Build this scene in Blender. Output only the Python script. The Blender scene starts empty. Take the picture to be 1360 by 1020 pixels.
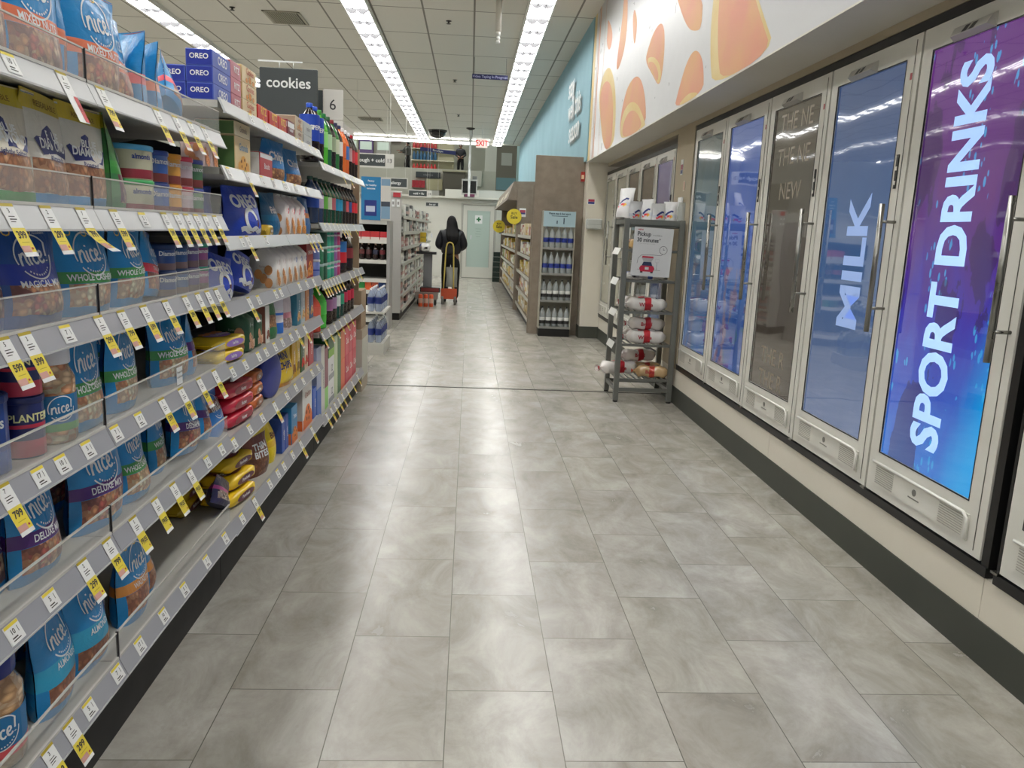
import bpy, math, random
from mathutils import Matrix, Vector
from math import sin, cos, pi, radians as R
random.seed(7)
SC = bpy.context.scene
COL = SC.collection

# ------------------------------------------------------------------ camera, world, exposure
F_PX, PITCH, YAW, ROLL, CAM_H = 1046.38, 0.190726, 0.060110, 0.042855, 1.300
fw = Vector((sin(YAW)*cos(PITCH), cos(YAW)*cos(PITCH), -sin(PITCH)))
rt = Vector((cos(YAW), -sin(YAW), 0)); up = rt.cross(fw)
rt2 = rt*cos(ROLL) + up*sin(ROLL); up2 = -rt*sin(ROLL) + up*cos(ROLL)
cd = bpy.data.cameras.new('camera'); cam = bpy.data.objects.new('camera', cd); COL.objects.link(cam)
cam.matrix_world = Matrix(((rt2.x, up2.x, -fw.x, 0), (rt2.y, up2.y, -fw.y, 0), (rt2.z, up2.z, -fw.z, CAM_H), (0, 0, 0, 1)))
cd.sensor_width = 36; cd.lens = F_PX/1360*36; cd.clip_start = .05; cd.clip_end = 200
SC.camera = cam
w = bpy.data.worlds.new('world'); SC.world = w; w.use_nodes = True
w.node_tree.nodes['Background'].inputs[0].default_value = (.9, .93, 1, 1); w.node_tree.nodes['Background'].inputs[1].default_value = .3
vs = SC.view_settings; vs.view_transform = 'Standard'; vs.look = 'None'; vs.gamma = 1; vs.use_curve_mapping = False
vs.exposure = 0.92
LAMP = 9.0          # radiance of the fluorescent lenses
CEIL = 3.85

# ------------------------------------------------------------------ colour and materials
GAIN = 1.0          # raised for the packaging, so colour makes up for weak light on shelf fronts
def lin(h):
    if isinstance(h, (tuple, list)): r, g, b = h
    else:
        h = h.lstrip('#'); r, g, b = (int(h[i:i+2], 16) for i in (0, 2, 4))
    f = lambda c: (c/255/12.92 if c/255 <= .04045 else ((c/255+.055)/1.055)**2.4)
    return (min(.9, f(r)*GAIN), min(.9, f(g)*GAIN), min(.9, f(b)*GAIN), 1)
MC = {}
def mat(name, col, rough=.5, metal=0, emit=0, alpha=1, coat=0, trans=0, spec=.5):
    key = (name, str(col), rough, metal, emit, alpha, coat, trans)
    if key in MC: return MC[key]
    m = bpy.data.materials.new(name); m.use_nodes = True; b = m.node_tree.nodes['Principled BSDF']
    b.inputs['Base Color'].default_value = lin(col); b.inputs['Roughness'].default_value = rough
    b.inputs['Metallic'].default_value = metal; b.inputs['Alpha'].default_value = alpha
    b.inputs['Coat Weight'].default_value = coat; b.inputs['Transmission Weight'].default_value = trans
    b.inputs['Specular IOR Level'].default_value = spec
    if emit: b.inputs['Emission Color'].default_value = lin(col); b.inputs['Emission Strength'].default_value = emit
    # faint wear so nothing is perfectly uniform
    if not emit and trans == 0 and alpha == 1:
        nt = m.node_tree; n = nt.nodes.new('ShaderNodeTexNoise'); n.inputs['Scale'].default_value = 9
        g = nt.nodes.new('ShaderNodeNewGeometry'); nt.links.new(g.outputs['Position'], n.inputs['Vector'])
        x = nt.nodes.new('ShaderNodeMapRange'); x.inputs[3].default_value = max(.02, rough-.06); x.inputs[4].default_value = min(1, rough+.06)
        nt.links.new(n.outputs[0], x.inputs[0]); nt.links.new(x.outputs[0], b.inputs['Roughness'])
    MC[key] = m; return m
def nodes(name, rough=.5):
    m = bpy.data.materials.new(name); m.use_nodes = True; nt = m.node_tree; b = nt.nodes['Principled BSDF']
    b.inputs['Roughness'].default_value = rough
    return m, nt, b
def N(nt, t, **kw):
    n = nt.nodes.new('ShaderNode'+t)
    for k, v in kw.items(): setattr(n, k, v)
    return n
def ramp(nt, fac, stops, interp='LINEAR'):
    r = N(nt, 'ValToRGB'); r.color_ramp.interpolation = interp; e = r.color_ramp.elements
    while len(e) > 1: e.remove(e[0])
    e[0].position = stops[0][0]; e[0].color = lin(stops[0][1])
    for p, c in stops[1:]:
        q = e.new(p); q.color = lin(c)
    nt.links.new(fac, r.inputs[0]); return r.outputs[0]
def mix(nt, fac, a, b, mode='MIX'):
    m = N(nt, 'Mix', data_type='RGBA', blend_type=mode)
    for s, v in ((0, fac), (6, a), (7, b)):
        if hasattr(v, 'links'): nt.links.new(v, m.inputs[s])
        else: m.inputs[s].default_value = v if s == 0 else (lin(v) if not (isinstance(v, tuple) and len(v) == 4) else v)
    return m.outputs[2]
def math_(nt, op, a, b=None):
    m = N(nt, 'Math', operation=op)
    for s, v in ((0, a), (1, b)):
        if v is None: continue
        if hasattr(v, 'links'): nt.links.new(v, m.inputs[s])
        else: m.inputs[s].default_value = v
    return m.outputs[0]

# ------------------------------------------------------------------ mesh building
class MB:
    def __init__(s): s.v = []; s.f = []; s.m = []; s.uv = []; s.sm = []
    def add(s, vs, fs, m=0, uvs=None, smooth=False):
        o = len(s.v); s.v += [tuple(p) for p in vs]
        for i, f in enumerate(fs):
            s.f.append(tuple(o+j for j in f)); s.m.append(m); s.sm.append(smooth)
            s.uv.append([uvs[j] for j in f] if uvs else [(0, 0)]*len(f))
        return s
    def box(s, x0, x1, y0, y1, z0, z1, m=0, M=None, bev=0):
        if bev:
            b = bev; vs = []
            for z, k in ((z0, b), (z0+b, 0), (z1-b, 0), (z1, b)):
                for (cx, cy, sx, sy) in ((x0, y0, 1, 1), (x1, y0, -1, 1), (x1, y1, -1, -1), (x0, y1, 1, -1)):
                    vs += [(cx+sx*(b+k), cy+sy*k, z), (cx+sx*k, cy+sy*(b+k), z)] if (sx*sy < 0) else [(cx+sx*k, cy+sy*(b+k), z), (cx+sx*(b+k), cy+sy*k, z)]
            n = 8; fs = [tuple(range(n-1, -1, -1)), tuple(range(3*n, 4*n))]
            for r in range(3):
                for i in range(n): fs.append((r*n+i, r*n+(i+1) % n, (r+1)*n+(i+1) % n, (r+1)*n+i))
        else:
            vs = [(x, y, z) for z in (z0, z1) for x, y in ((x0, y0), (x1, y0), (x1, y1), (x0, y1))]
            fs = [(3, 2, 1, 0), (4, 5, 6, 7), (0, 1, 5, 4), (1, 2, 6, 5), (2, 3, 7, 6), (3, 0, 4, 7)]
        uvs = None
        if not bev: uvs = [((p[1]-y0)/max(1e-9, y1-y0), (p[2]-z0)/max(1e-9, z1-z0)) for p in vs]
        if M: vs = [M @ Vector(p) for p in vs]
        return s.add(vs, fs, m, uvs)
    def lathe(s, prof, n=16, m=0, c=(0, 0, 0), M=None, mats=None, cap=True):
        vs = []; uvs = []; H = max(1e-6, prof[-1][1]-prof[0][1])
        for r, z in prof:
            for i in range(n+1):
                a = 2*pi*i/n; vs.append((c[0]+r*cos(a), c[1]+r*sin(a), c[2]+z)); uvs.append((i/n, (z-prof[0][1])/H))
        if M: vs = [M @ Vector(p) for p in vs]
        for j in range(len(prof)-1):
            fs = [(j*(n+1)+i, j*(n+1)+i+1, (j+1)*(n+1)+i+1, (j+1)*(n+1)+i) for i in range(n)]
            o = len(s.v)
            if j == 0: s.v += [tuple(p) for p in vs]; base = o
            for f in fs:
                s.f.append(tuple(base+k for k in f)); s.m.append(mats[j] if mats else m); s.sm.append(True); s.uv.append([uvs[k] for k in f])
        if cap:
            s.f.append(tuple(base+i for i in range(n-1, -1, -1))); s.m.append(mats[0] if mats else m); s.sm.append(False); s.uv.append([(0, 0)]*n)
            k = (len(prof)-1)*(n+1); s.f.append(tuple(base+k+i for i in range(n))); s.m.append(mats[-1] if mats else m); s.sm.append(False); s.uv.append([(0, 0)]*n)
        return s
    def tube(s, path, r, n=8, m=0, closed=False):
        P = [Vector(p) for p in path]; L = len(P); vs = []; prev = None
        rr = r if isinstance(r, (list, tuple)) else [r]*L
        for i, p in enumerate(P):
            if closed: d = P[(i+1) % L]-P[i-1]
            else: d = (P[min(L-1, i+1)]-P[max(0, i-1)])
            d.normalize()
            a = (prev - d*prev.dot(d)) if prev else d.orthogonal()
            if a.length < 1e-6: a = d.orthogonal()
            a.normalize(); prev = a; b = d.cross(a)
            vs += [p + (a*cos(2*pi*k/n)+b*sin(2*pi*k/n))*rr[i] for k in range(n)]
        fs = []
        for i in range(L if closed else L-1):
            j = (i+1) % L
            fs += [(i*n+k, i*n+(k+1) % n, j*n+(k+1) % n, j*n+k) for k in range(n)]
        if not closed: fs += [tuple(range(n-1, -1, -1)), tuple(range((L-1)*n, L*n))]
        return s.add(vs, fs, m, smooth=True)
    def grid(s, fn, nu, nv, m=0, flip=False, smooth=True, u0=0, u1=1, v0=0, v1=1):
        vs = []; uvs = []
        for j in range(nv+1):
            for i in range(nu+1):
                u = u0+(u1-u0)*i/nu; v = v0+(v1-v0)*j/nv; vs.append(fn(u, v)); uvs.append((u, v))
        fs = [(j*(nu+1)+i, j*(nu+1)+i+1, (j+1)*(nu+1)+i+1, (j+1)*(nu+1)+i) for j in range(nv) for i in range(nu)]
        if flip: fs = [f[::-1] for f in fs]
        return s.add(vs, fs, m, uvs, smooth)
    def poly(s, pts, m=0): return s.add(pts, [tuple(range(len(pts)))], m)
    def ribbon(s, pts, wd, fn, m=0, closed=False):
        """flat stroke of width wd along 2-D pts, mapped through fn(x, y)"""
        L = len(pts); vs = []
        for i in range(L):
            a = pts[i-1] if (closed or i > 0) else pts[i]; b = pts[(i+1) % L] if (closed or i < L-1) else pts[i]
            dx, dy = b[0]-a[0], b[1]-a[1]; l = math.hypot(dx, dy) or 1; nx, ny = -dy/l*wd/2, dx/l*wd/2
            vs += [fn(pts[i][0]+nx, pts[i][1]+ny), fn(pts[i][0]-nx, pts[i][1]-ny)]
        fs = [(2*i, 2*i+1, 2*((i+1) % L)+1, 2*((i+1) % L)) for i in range(L if closed else L-1)]
        return s.add(vs, fs, m)
    def text(s, t, size, fn, m=0, align='CENTER', sx=1.0, bold=0):
        vs, fs = glyphs(t, align, bold)
        return s.add([fn(x*size*sx, y*size) for x, y in vs], fs, m)
    def mesh(s, name, mats):
        me = bpy.data.meshes.new(name); me.from_pydata(s.v, [], s.f)
        for m in mats: me.materials.append(m)
        me.polygons.foreach_set('material_index', s.m); me.polygons.foreach_set('use_smooth', s.sm)
        ul = me.uv_layers.new(name='uv'); flat = [c for f in s.uv for p in f for c in p]; ul.data.foreach_set('uv', flat)
        me.update(); return me
    def build(s, name, mats, parent=None, loc=(0, 0, 0), rz=0, label=None):
        return place(s.mesh(name, mats if isinstance(mats, (list, tuple)) else [mats]), name, parent, loc, rz, label)
def place(me, name, parent=None, loc=(0, 0, 0), rz=0, label=None):
    o = bpy.data.objects.new(name, me); COL.objects.link(o); o.location = loc
    if isinstance(rz, (tuple, list)): o.rotation_euler = rz
    else: o.rotation_euler = (0, 0, rz)
    if parent: o.parent = parent
    if label: o['label'] = label
    return o
GL = {}
def glyphs(t, align='CENTER', bold=0):
    k = (t, align, bold)
    if k in GL: return GL[k]
    c = bpy.data.curves.new('t', 'FONT'); c.body = t; c.size = 1; c.align_x = align; c.align_y = 'CENTER'; c.resolution_u = 3; c.offset = bold; c.fill_mode = 'FRONT'
    o = bpy.data.objects.new('t', c); me = bpy.data.meshes.new_from_object(o)
    r = ([(v.co.x, v.co.y) for v in me.vertices], [tuple(p.vertices) for p in me.polygons])
    bpy.data.objects.remove(o); bpy.data.curves.remove(c); bpy.data.meshes.remove(me); GL[k] = r; return r
def tag(o, label=None, cat=None, group=None, kind=None):
    if label: o['label'] = label
    if cat: o['category'] = cat
    if group: o['group'] = group
    if kind: o['kind'] = kind
    return o
def empty(name, loc=(0, 0, 0), rz=0, label=None, cat=None, group=None, parent=None):
    o = bpy.data.objects.new(name, None); COL.objects.link(o); o.location = loc
    o.rotation_euler = rz if isinstance(rz, (tuple, list)) else (0, 0, rz); o.empty_display_size = .05
    if parent: o.parent = parent
    return tag(o, label, cat, group)
def struct(name, mb, mats): return tag(mb.build(name, mats), kind='structure')
ORD = ['first', 'second', 'third', 'fourth', 'fifth', 'sixth', 'seventh', 'eighth', 'ninth', 'tenth', 'eleventh', 'twelfth', 'thirteenth',
       'fourteenth', 'fifteenth', 'sixteenth', 'seventeenth', 'eighteenth', 'nineteenth', 'twentieth', 'twenty-first', 'twenty-second', 'twenty-third', 'twenty-fourth', 'twenty-fifth']
# faces used for lettering: +X face seen from the aisle (u runs to +Y) and -Y face seen from the camera (u runs to +X)
def onX(x, yc, zc): return lambda a, b: (x, yc+a, zc+b)
def onXm(x, yc, zc): return lambda a, b: (x, yc-a, zc+b)      # face looking to -X
def onYm(y, xc, zc): return lambda a, b: (xc+a, y, zc+b)
def onTop(z, xc, yc): return lambda a, b: (xc-b, yc+a, z)
WHITE = mat('white_print', '#e8ebea', .5); BLACK = mat('black_plastic', '#101112', .45)

# ------------------------------------------------------------------ the room
def floor_mat():
    m, nt, b = nodes('vinyl_plank', .34)
    g = N(nt, 'NewGeometry'); sp = N(nt, 'SeparateXYZ'); nt.links.new(g.outputs['Position'], sp.inputs[0])
    cb = N(nt, 'CombineXYZ'); nt.links.new(math_(nt, 'ADD', sp.outputs[1], -2.0571+.3048+6.096), cb.inputs[0]); nt.links.new(math_(nt, 'ADD', sp.outputs[0], .6351+.3048*40), cb.inputs[1])
    br = N(nt, 'TexBrick', offset=.5, offset_frequency=2, squash=1)
    nt.links.new(cb.outputs[0], br.inputs['Vector'])
    for k, v in (('Scale', 1), ('Mortar Size', .0016), ('Mortar Smooth', .3), ('Brick Width', .6096), ('Row Height', .3048), ('Bias', 0)): br.inputs[k].default_value = v
    br.inputs['Color1'].default_value = (0, 0, 0, 1); br.inputs['Color2'].default_value = (1, 1, 1, 1); br.inputs['Mortar'].default_value = (.5, .5, .5, 1)
    n1 = N(nt, 'TexNoise'); n1.inputs['Scale'].default_value = 5.0; n1.inputs['Detail'].default_value = 7; n1.inputs['Roughness'].default_value = .68; n1.inputs['Distortion'].default_value = .5
    of = N(nt, 'Vector' 'Math', operation='ADD'); nt.links.new(g.outputs['Position'], of.inputs[0])
    sc = N(nt, 'Vector' 'Math', operation='SCALE'); nt.links.new(br.outputs['Color'], sc.inputs[0]); sc.inputs[3].default_value = 7; nt.links.new(sc.outputs[0], of.inputs[1])
    st = N(nt, 'Mapping'); st.inputs['Scale'].default_value = (1.0, .62, 1); nt.links.new(of.outputs[0], st.inputs[0]); nt.links.new(st.outputs[0], n1.inputs['Vector'])
    n2 = N(nt, 'TexNoise'); n2.inputs['Scale'].default_value = 1.7; n2.inputs['Detail'].default_value = 3; nt.links.new(of.outputs[0], n2.inputs['Vector'])
    base = ramp(nt, n1.outputs[0], [(.30, '#89867d'), (.44, '#a5a299'), (.54, '#b4b1a9'), (.68, '#c7c5be')])
    base = mix(nt, math_(nt, 'MULTIPLY', n2.outputs[0], .36), base, '#a69d95')
    tint = ramp(nt, br.outputs['Color'], [(0, '#ecebe9'), (.5, '#f5f4f0'), (1, '#fffdf8')])
    base = mix(nt, 1.0, base, tint, 'MULTIPLY')
    n3 = N(nt, 'TexNoise'); n3.inputs['Scale'].default_value = 38; n3.inputs['Detail'].default_value = 4; nt.links.new(of.outputs[0], n3.inputs['Vector'])
    base = mix(nt, math_(nt, 'MULTIPLY', math_(nt, 'GREATER_THAN', n3.outputs[0], .62), .10), base, '#8a8478')
    base = mix(nt, math_(nt, 'MULTIPLY', br.outputs['Fac'], .85), base, '#5a5850')
    nt.links.new(base, b.inputs['Base Color'])
    rr = N(nt, 'MapRange'); rr.inputs[3].default_value = .30; rr.inputs[4].default_value = .22; nt.links.new(n1.outputs[0], rr.inputs[0]); nt.links.new(rr.outputs[0], b.inputs['Roughness'])
    bp = N(nt, 'Bump'); bp.inputs['Strength'].default_value = .06; bp.inputs['Distance'].default_value = .003
    nt.links.new(n1.outputs[0], bp.inputs['Height']); nt.links.new(bp.outputs[0], b.inputs['Normal'])
    return m
def ceil_mat():
    m, nt, b = nodes('ceiling_tile', .9)
    g = N(nt, 'NewGeometry'); sp = N(nt, 'SeparateXYZ'); nt.links.new(g.outputs['Position'], sp.inputs[0])
    cb = N(nt, 'CombineXYZ'); nt.links.new(math_(nt, 'ADD', sp.outputs[0], .64+.6096*40), cb.inputs[0]); nt.links.new(math_(nt, 'ADD', sp.outputs[1], -10.05+1.2192*20), cb.inputs[1])
    br = N(nt, 'TexBrick', offset=0, offset_frequency=2, squash=1); nt.links.new(cb.outputs[0], br.inputs['Vector'])
    for k, v in (('Scale', 1), ('Mortar Size', .012), ('Mortar Smooth', .1), ('Brick Width', .6096), ('Row Height', 1.2192), ('Bias', 0)): br.inputs[k].default_value = v
    br.inputs['Color1'].default_value = lin('#d6d4cb'); br.inputs['Color2'].default_value = lin('#dcdad2'); br.inputs['Mortar'].default_value = lin('#85827a')
    v = N(nt, 'TexNoise'); v.inputs['Scale'].default_value = 120; nt.links.new(g.outputs['Position'], v.inputs['Vector'])
    c = mix(nt, math_(nt, 'MULTIPLY', math_(nt, 'GREATER_THAN', v.outputs[0], .6), .15), br.outputs['Color'], '#a8a598')
    nt.links.new(c, b.inputs['Base Color']); return m
def plaster(name, c1, c2, rough=.8, sc=1.5):
    m, nt, b = nodes(name, rough); g = N(nt, 'NewGeometry'); n = N(nt, 'TexNoise'); n.inputs['Scale'].default_value = sc; n.inputs['Detail'].default_value = 5
    nt.links.new(g.outputs['Position'], n.inputs['Vector']); nt.links.new(ramp(nt, n.outputs[0], [(.35, c1), (.65, c2)]), b.inputs['Base Color']); return m
FL = floor_mat(); CE = ceil_mat()
tan = plaster('tan_wall', '#b0a58d', '#b8ad97'); cream = plaster('cream_wall', '#d6d0c1', '#dcd7ca', .55); blue = plaster('pale_blue_wall', '#86acb9', '#8eb4c0')
white_wall = plaster('white_wall', '#c9c7bc', '#d2d0c6'); dark_base = plaster('dark_cove_base', '#3c3f39', '#44473f', .55)
struct('floor', MB().box(-12, 1.72, -4, 48, -.1, 0), FL)
struct('ceiling', MB().box(-12, 1.9, -4, 24.5, CEIL, CEIL+.1), CE)
struct('wall_left', MB().box(-12.1, -12, -4, 48, 0, 6), white_wall)
struct('wall_front', MB().box(-12, 1.72, -4.1, -4, 0, CEIL), white_wall)
# right side: wall above the coolers (overhanging), soffit, tan band, pillars, plinth
struct('wall_right', MB().box(1.44, 1.9, -4, 10.0, 2.185, CEIL), white_wall)
struct('wall_right_blue', MB().box(1.40, 1.9, 10.28, 24.5, 0, CEIL).box(1.40, 1.9, 9.99, 10.28, 2.2, CEIL), blue)
struct('soffit', MB().box(1.40, 1.9, -4, 9.99, 2.178, 2.186), plaster('soffit_paint', '#cbc8be', '#d1cec4'))
b = MB(); b.box(1.672, 1.9, -4, 10.0, 2.14, 2.18); b.box(1.667, 1.9, 6.10, 6.60, 0.28, 2.14)
struct('wall_right_cooler_surround', b, tan)
struct('wall_right_pillar', MB().box(1.43, 1.9, 9.98, 10.275, .15, 2.185), cream)
b = MB(); b.box(1.42, 1.9, 9.97, 10.23, 0, .15); b.box(1.667, 1.9, -4, 9.97, 0, .14)
struct('baseboard_right', b, dark_base)
b = MB(); 
for y0, y1 in ((-4, .5), (.502, 2.265), (2.267, 4.1), (4.102, 6.10), (6.102, 9.97)): b.box(1.672, 1.9, y0, y1, .14, .28)
struct('wall_right_ledge', b, cream)
# pharmacy front wall with its door
pw = plaster('pharmacy_wall', '#d0cfc5', '#d8d7ce', .6)
b = MB(); b.box(-12, -.26, 22.0, 22.15, 0, 2.12); b.box(.70, 1.40, 22.0, 22.15, 0, 2.12); b.box(-.26, .70, 22.0, 22.15, 2.02, 2.12)
b.box(-12, 1.4, 21.85, 22.2, 2.12, 2.17); b.box(-.62, -.60, 21.985, 22.0, .1, 2.02); b.box(-.62, -.30, 21.985, 22.0, 1.70, 1.73); b.box(-.62, -.3, 21.985, 22, 1.95, 1.97)
struct('wall_back', b, pw)
dr = empty('door_1', (.22, 21.98, 0)); tag(dr, kind='structure')
b = MB(); b.box(-.48, -.43, -.03, .03, 0, 2.02); b.box(.43, .48, -.03, .03, 0, 2.02); b.box(-.43, .43, -.03, .03, 1.97, 2.02); b.build('door_frame', mat('door_frame_grey', '#b3b2a8', .5), dr)
b = MB(); b.box(-.43, -.31, 0, .04, .01, 1.97); b.box(.31, .43, 0, .04, .01, 1.97); b.box(-.31, .31, 0, .04, .01, .30); b.box(-.31, .31, 0, .04, 1.82, 1.97); b.box(-.43, -.424, -.004, 0, .01, 1.97, 1).box(.424, .43, -.004, 0, .01, 1.97, 1).box(-.43, .43, -.004, 0, 1.964, 1.97, 1).box(-.43, .43, -.004, 0, .0, .012, 1).box(-.315, -.305, -.004, 0, .3, 1.82, 2).box(.305, .315, -.004, 0, .3, 1.82, 2); b.build('door_leaf', [pw, mat('gap_grey', '#5e5d57', .7), mat('bead_grey', '#9b9a90', .6)], dr)
g = MB().box(-.31, .31, .01, .03, .30, 1.82); g.box(-.1, .1, .002, .009, 1.48, 1.70, 1, bev=.0); g.box(-.02, .02, -.001, .002, 1.53, 1.65, 2); g.box(-.06, .06, -.001, .002, 1.57, 1.61, 2)
for i in range(4): g.box(-.08+.02*(i % 2), .08-.02*(i % 2), .006, .009, 1.33-.07*i, 1.345-.07*i, 3)
g.build('door_glass', [mat('frosted_glass', '#b4c6bd', .35), WHITE, mat('green_cross', '#1f7d45', .5), mat('faint_print', '#9fb3aa', .5)], dr)
MB().tube([(-.37, -.01, .98), (-.37, -.05, .98), (-.30, -.05, .98)], .01).build('door_handle', mat('steel', '#9a9a96', .3, 1), dr)
# made-up upper hall standing in for the mirrored view over the pharmacy wall
hallw = plaster('hall_wall', '#b9b8ab', '#c3c2b5', .8, .8)
struct('wall_far', MB().box(-14, 4, 46.5, 46.6, 0, 8), hallw)
struct('wall_hall_right', MB().box(1.9, 2.0, 22, 46.5, 0, 8), plaster('hall_blue', '#a9cfd0', '#b3d6d6'))
struct('slab_upper', MB().box(-14, 1.9, 38.5, 46.5, 3.86, 4.02), hallw)
struct('wall_upper_front', MB().box(-14, 1.9, 38.4, 38.5, 0, 4.05), hallw)
struct('ceiling_hall', MB().box(-14, 4, 24.5, 46.6, 7.2, 7.3), CE)
struct('beam_bulkhead', MB().box(-12, 1.9, 24.45, 24.55, CEIL-.02, 7.2), white_wall)
b = MB(); b.box(-12, 1.667, 6.49, 6.515, .0002, .004); struct('trim_threshold', b, mat('threshold_metal', '#8d8a80', .35, .6))
b = MB(); b.box(-12, 1.667, 6.482, 6.49, .0001, .003); b.box(-12, 1.667, 6.515, 6.521, .0001, .003); struct('trim_threshold_gap', b, mat('threshold_gap', '#2b2a27', .8))
# ------------------------------------------------------------------ ceiling lights
def light_mat():
    m = bpy.data.materials.new('fluorescent_lens'); m.use_nodes = True; nt = m.node_tree; nt.nodes.clear()
    e = N(nt, 'Emission'); e.inputs[0].default_value = (1, .99, .96, 1); e.inputs[1].default_value = LAMP
    o = N(nt, 'OutputMaterial'); nt.links.new(e.outputs[0], o.inputs[0]); return m
LM = light_mat(); HOUS = mat('lamp_housing', '#d9d9d4', .5)
RIB = mat('louver_white', '#48484b', .5)
def light_row(X, y0, y1, wd, label):
    r = empty('ceiling_light_row', (X, y0, CEIL), 0, label, 'ceiling light', 'continuous rows of fluorescent ceiling lights')
    L = y1-y0; MB().box(-wd/2-.02, -wd/2, 0, L, -.05, -.001).box(wd/2, wd/2+.02, 0, L, -.05, -.001).box(-wd/2, wd/2, 0, .02, -.05, -.001).box(-wd/2, wd/2, L-.02, L, -.05, -.001).build('housing', HOUS, r)
    n = round(L/1.2192)
    lens = MB().box(-wd/2, wd/2, .02, 1.215, -.03, -.012)
    lm = lens.mesh('lens', [LM])
    lv = MB()
    for q, dep in ((.02, .07), (.60, .05)):
        pts = []
        for i in range(13):
            u = -1+2*i/12; pts.append((u*wd/2, q, -.034-dep*(.35+.65*abs(sin(u*pi*1.0)))*(1-.35*abs(u))))
        up_ = [(p[0], q, -.031) for p in pts]
        for i in range(12): lv.poly([pts[i], pts[i+1], up_[i+1], up_[i]]); lv.poly([(up_[i][0], q+.012, -.031), (up_[i+1][0], q+.012, -.031), (pts[i+1][0], q+.012, pts[i+1][2]), (pts[i][0], q+.012, pts[i][2])]); lv.poly([pts[i+1], pts[i], (pts[i][0], q+.012, pts[i][2]), (pts[i+1][0], q+.012, pts[i+1][2])])
    for x in (-wd*.17, wd*.17): lv.box(x-.004, x+.004, .03, 1.2, -.05, -.031)
    vm = lv.mesh('louver', [RIB])
    for i in range(n):
        place(lm, 'lens', r, (0, i*1.2192, 0)); place(vm, 'louver', r, (0, i*1.2192, 0))
light_row(.725, -3.34, 24.7-.36, .27, 'continuous ceiling light row nearest the right-hand wall, above the coolers side')
light_row(-1.42, -3.34, 24.7-.36, .27, 'long middle row of ceiling lights running toward the pharmacy')
light_row(-4.03, -3.34, 24.34, .27, 'left row of ceiling lights, seen above the snack shelves')
for X, t in ((-6.6, 'over the hidden left aisles'), (-9.2, 'beside the far left wall')): light_row(X, -3.34, 24.34, .27, 'row of ceiling lights '+t)
r = MB().box(-4.6, .45, -.03, .03, -.03, .03).build('strip_light', LM, None, (0, 23.6, 3.74)); tag(r, 'thin horizontal white strip light across the far end of the ceiling', 'strip light')
# lamps out of view, added to light the stand-in hall
for y in (30, 36, 42):
    r = MB().box(-9, 1, -.15, .15, -.04, 0).build('hall_fill_lamp', LM, None, (0, y, 7.19)); tag(r, 'unseen lamp added to light the stand-in hall beyond the pharmacy, '+{30: 'nearest', 36: 'middle', 42: 'farthest'}[y], 'ceiling light')
# ceiling fittings
DK = mat('dark_fitting', '#3a3835', .5)
def sprinkler(x, y, lab):
    b = MB().lathe([(.035, 0), (.035, -.006), (.012, -.008), (.012, -.03), (.03, -.034), (.03, -.037)][::-1], 10)
    tag(b.build('sprinkler_head', DK, None, (x, y, CEIL)), lab, 'sprinkler', 'ceiling sprinklers')
for x, y, t in ((-.35, 10.55, 'nearest one between the two right light rows'), (-.35, 14.5, 'second one between the two right light rows'), (-.35, 18.75, 'farthest one between the two right light rows'),
                (-2.99, 10.5, 'left of the air vent'), (-2.98, 14.5, 'above the cookies sign')): sprinkler(x, y, 'small dark ceiling sprinkler, '+t)
def vent(x, y, sx, sy, lab):
    b = MB().box(-sx/2, sx/2, -sy/2, -sy/2+.03, -.012, 0).box(-sx/2, sx/2, sy/2-.03, sy/2, -.012, 0).box(-sx/2, -sx/2+.03, -sy/2, sy/2, -.012, 0).box(sx/2-.03, sx/2, -sy/2, sy/2, -.012, 0)
    r = b.build('air_vent', mat('vent_paint', '#a9a595', .6), None, (x, y, CEIL-.001)); tag(r, lab, 'air vent')
    s = MB().box(-sx/2+.03, sx/2-.03, -sy/2+.03, sy/2-.03, -.004, -.001, 1)
    n = 14
    for i in range(n):
        xx = -sx/2+.04+(sx-.08)*i/n; s.box(xx, xx+.012, -sy/2+.03, sy/2-.03, -.014, -.004)
    s.build('vent_slats', [mat('vent_paint', '#a9a595', .6), mat('vent_dark', '#4a473f', .8)], r)
vent(-2.42, 10.85, .46, .62, 'square slatted air vent in the ceiling left of the middle light row')
vent(-2.5, 20.2, .55, .55, 'distant air vent in the ceiling near the strip light')
d = empty('security_camera', (-.945, 21.8, CEIL), 0, 'large black dome camera hanging from the ceiling near the far strip light', 'security camera')
MB().lathe([(.25, -.001), (.25, -.03), (.23, -.035)][::-1], 24).build('dome_base', DK, d)
MB().lathe([(.23*cos(a*pi/16), -.035-.17*sin(a*pi/16)) for a in range(8, -1, -1)], 24).build('dome', mat('smoked_dome', '#0c0c0c', .12), d)
d = MB().lathe([(.11, 0), (.11, -.02), (.05, -.05), (.001, -.055)][::-1], 16).build('smoke_detector', DK, None, (-.07, 21.0, CEIL)); tag(d, 'small round dark detector on the ceiling left of the exit sign', 'smoke detector')
d = empty('hanging_pipe', (.245, 9.5, CEIL), 0, 'short white pipe hanging from the ceiling between the two light rows', 'pipe')
MB().lathe([(.035, -.34), (.035, 0)], 12).build('pipe', mat('pipe_white', '#d8d6ce', .4), d)
MB().lathe([(.024, -.46), (.024, -.44), (.018, -.44), (.018, -.42), (.024, -.42), (.024, -.40), (.018, -.40), (.018, -.38), (.026, -.38), (.026, -.34)], 12).build('nozzle', WHITE, d)
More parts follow.
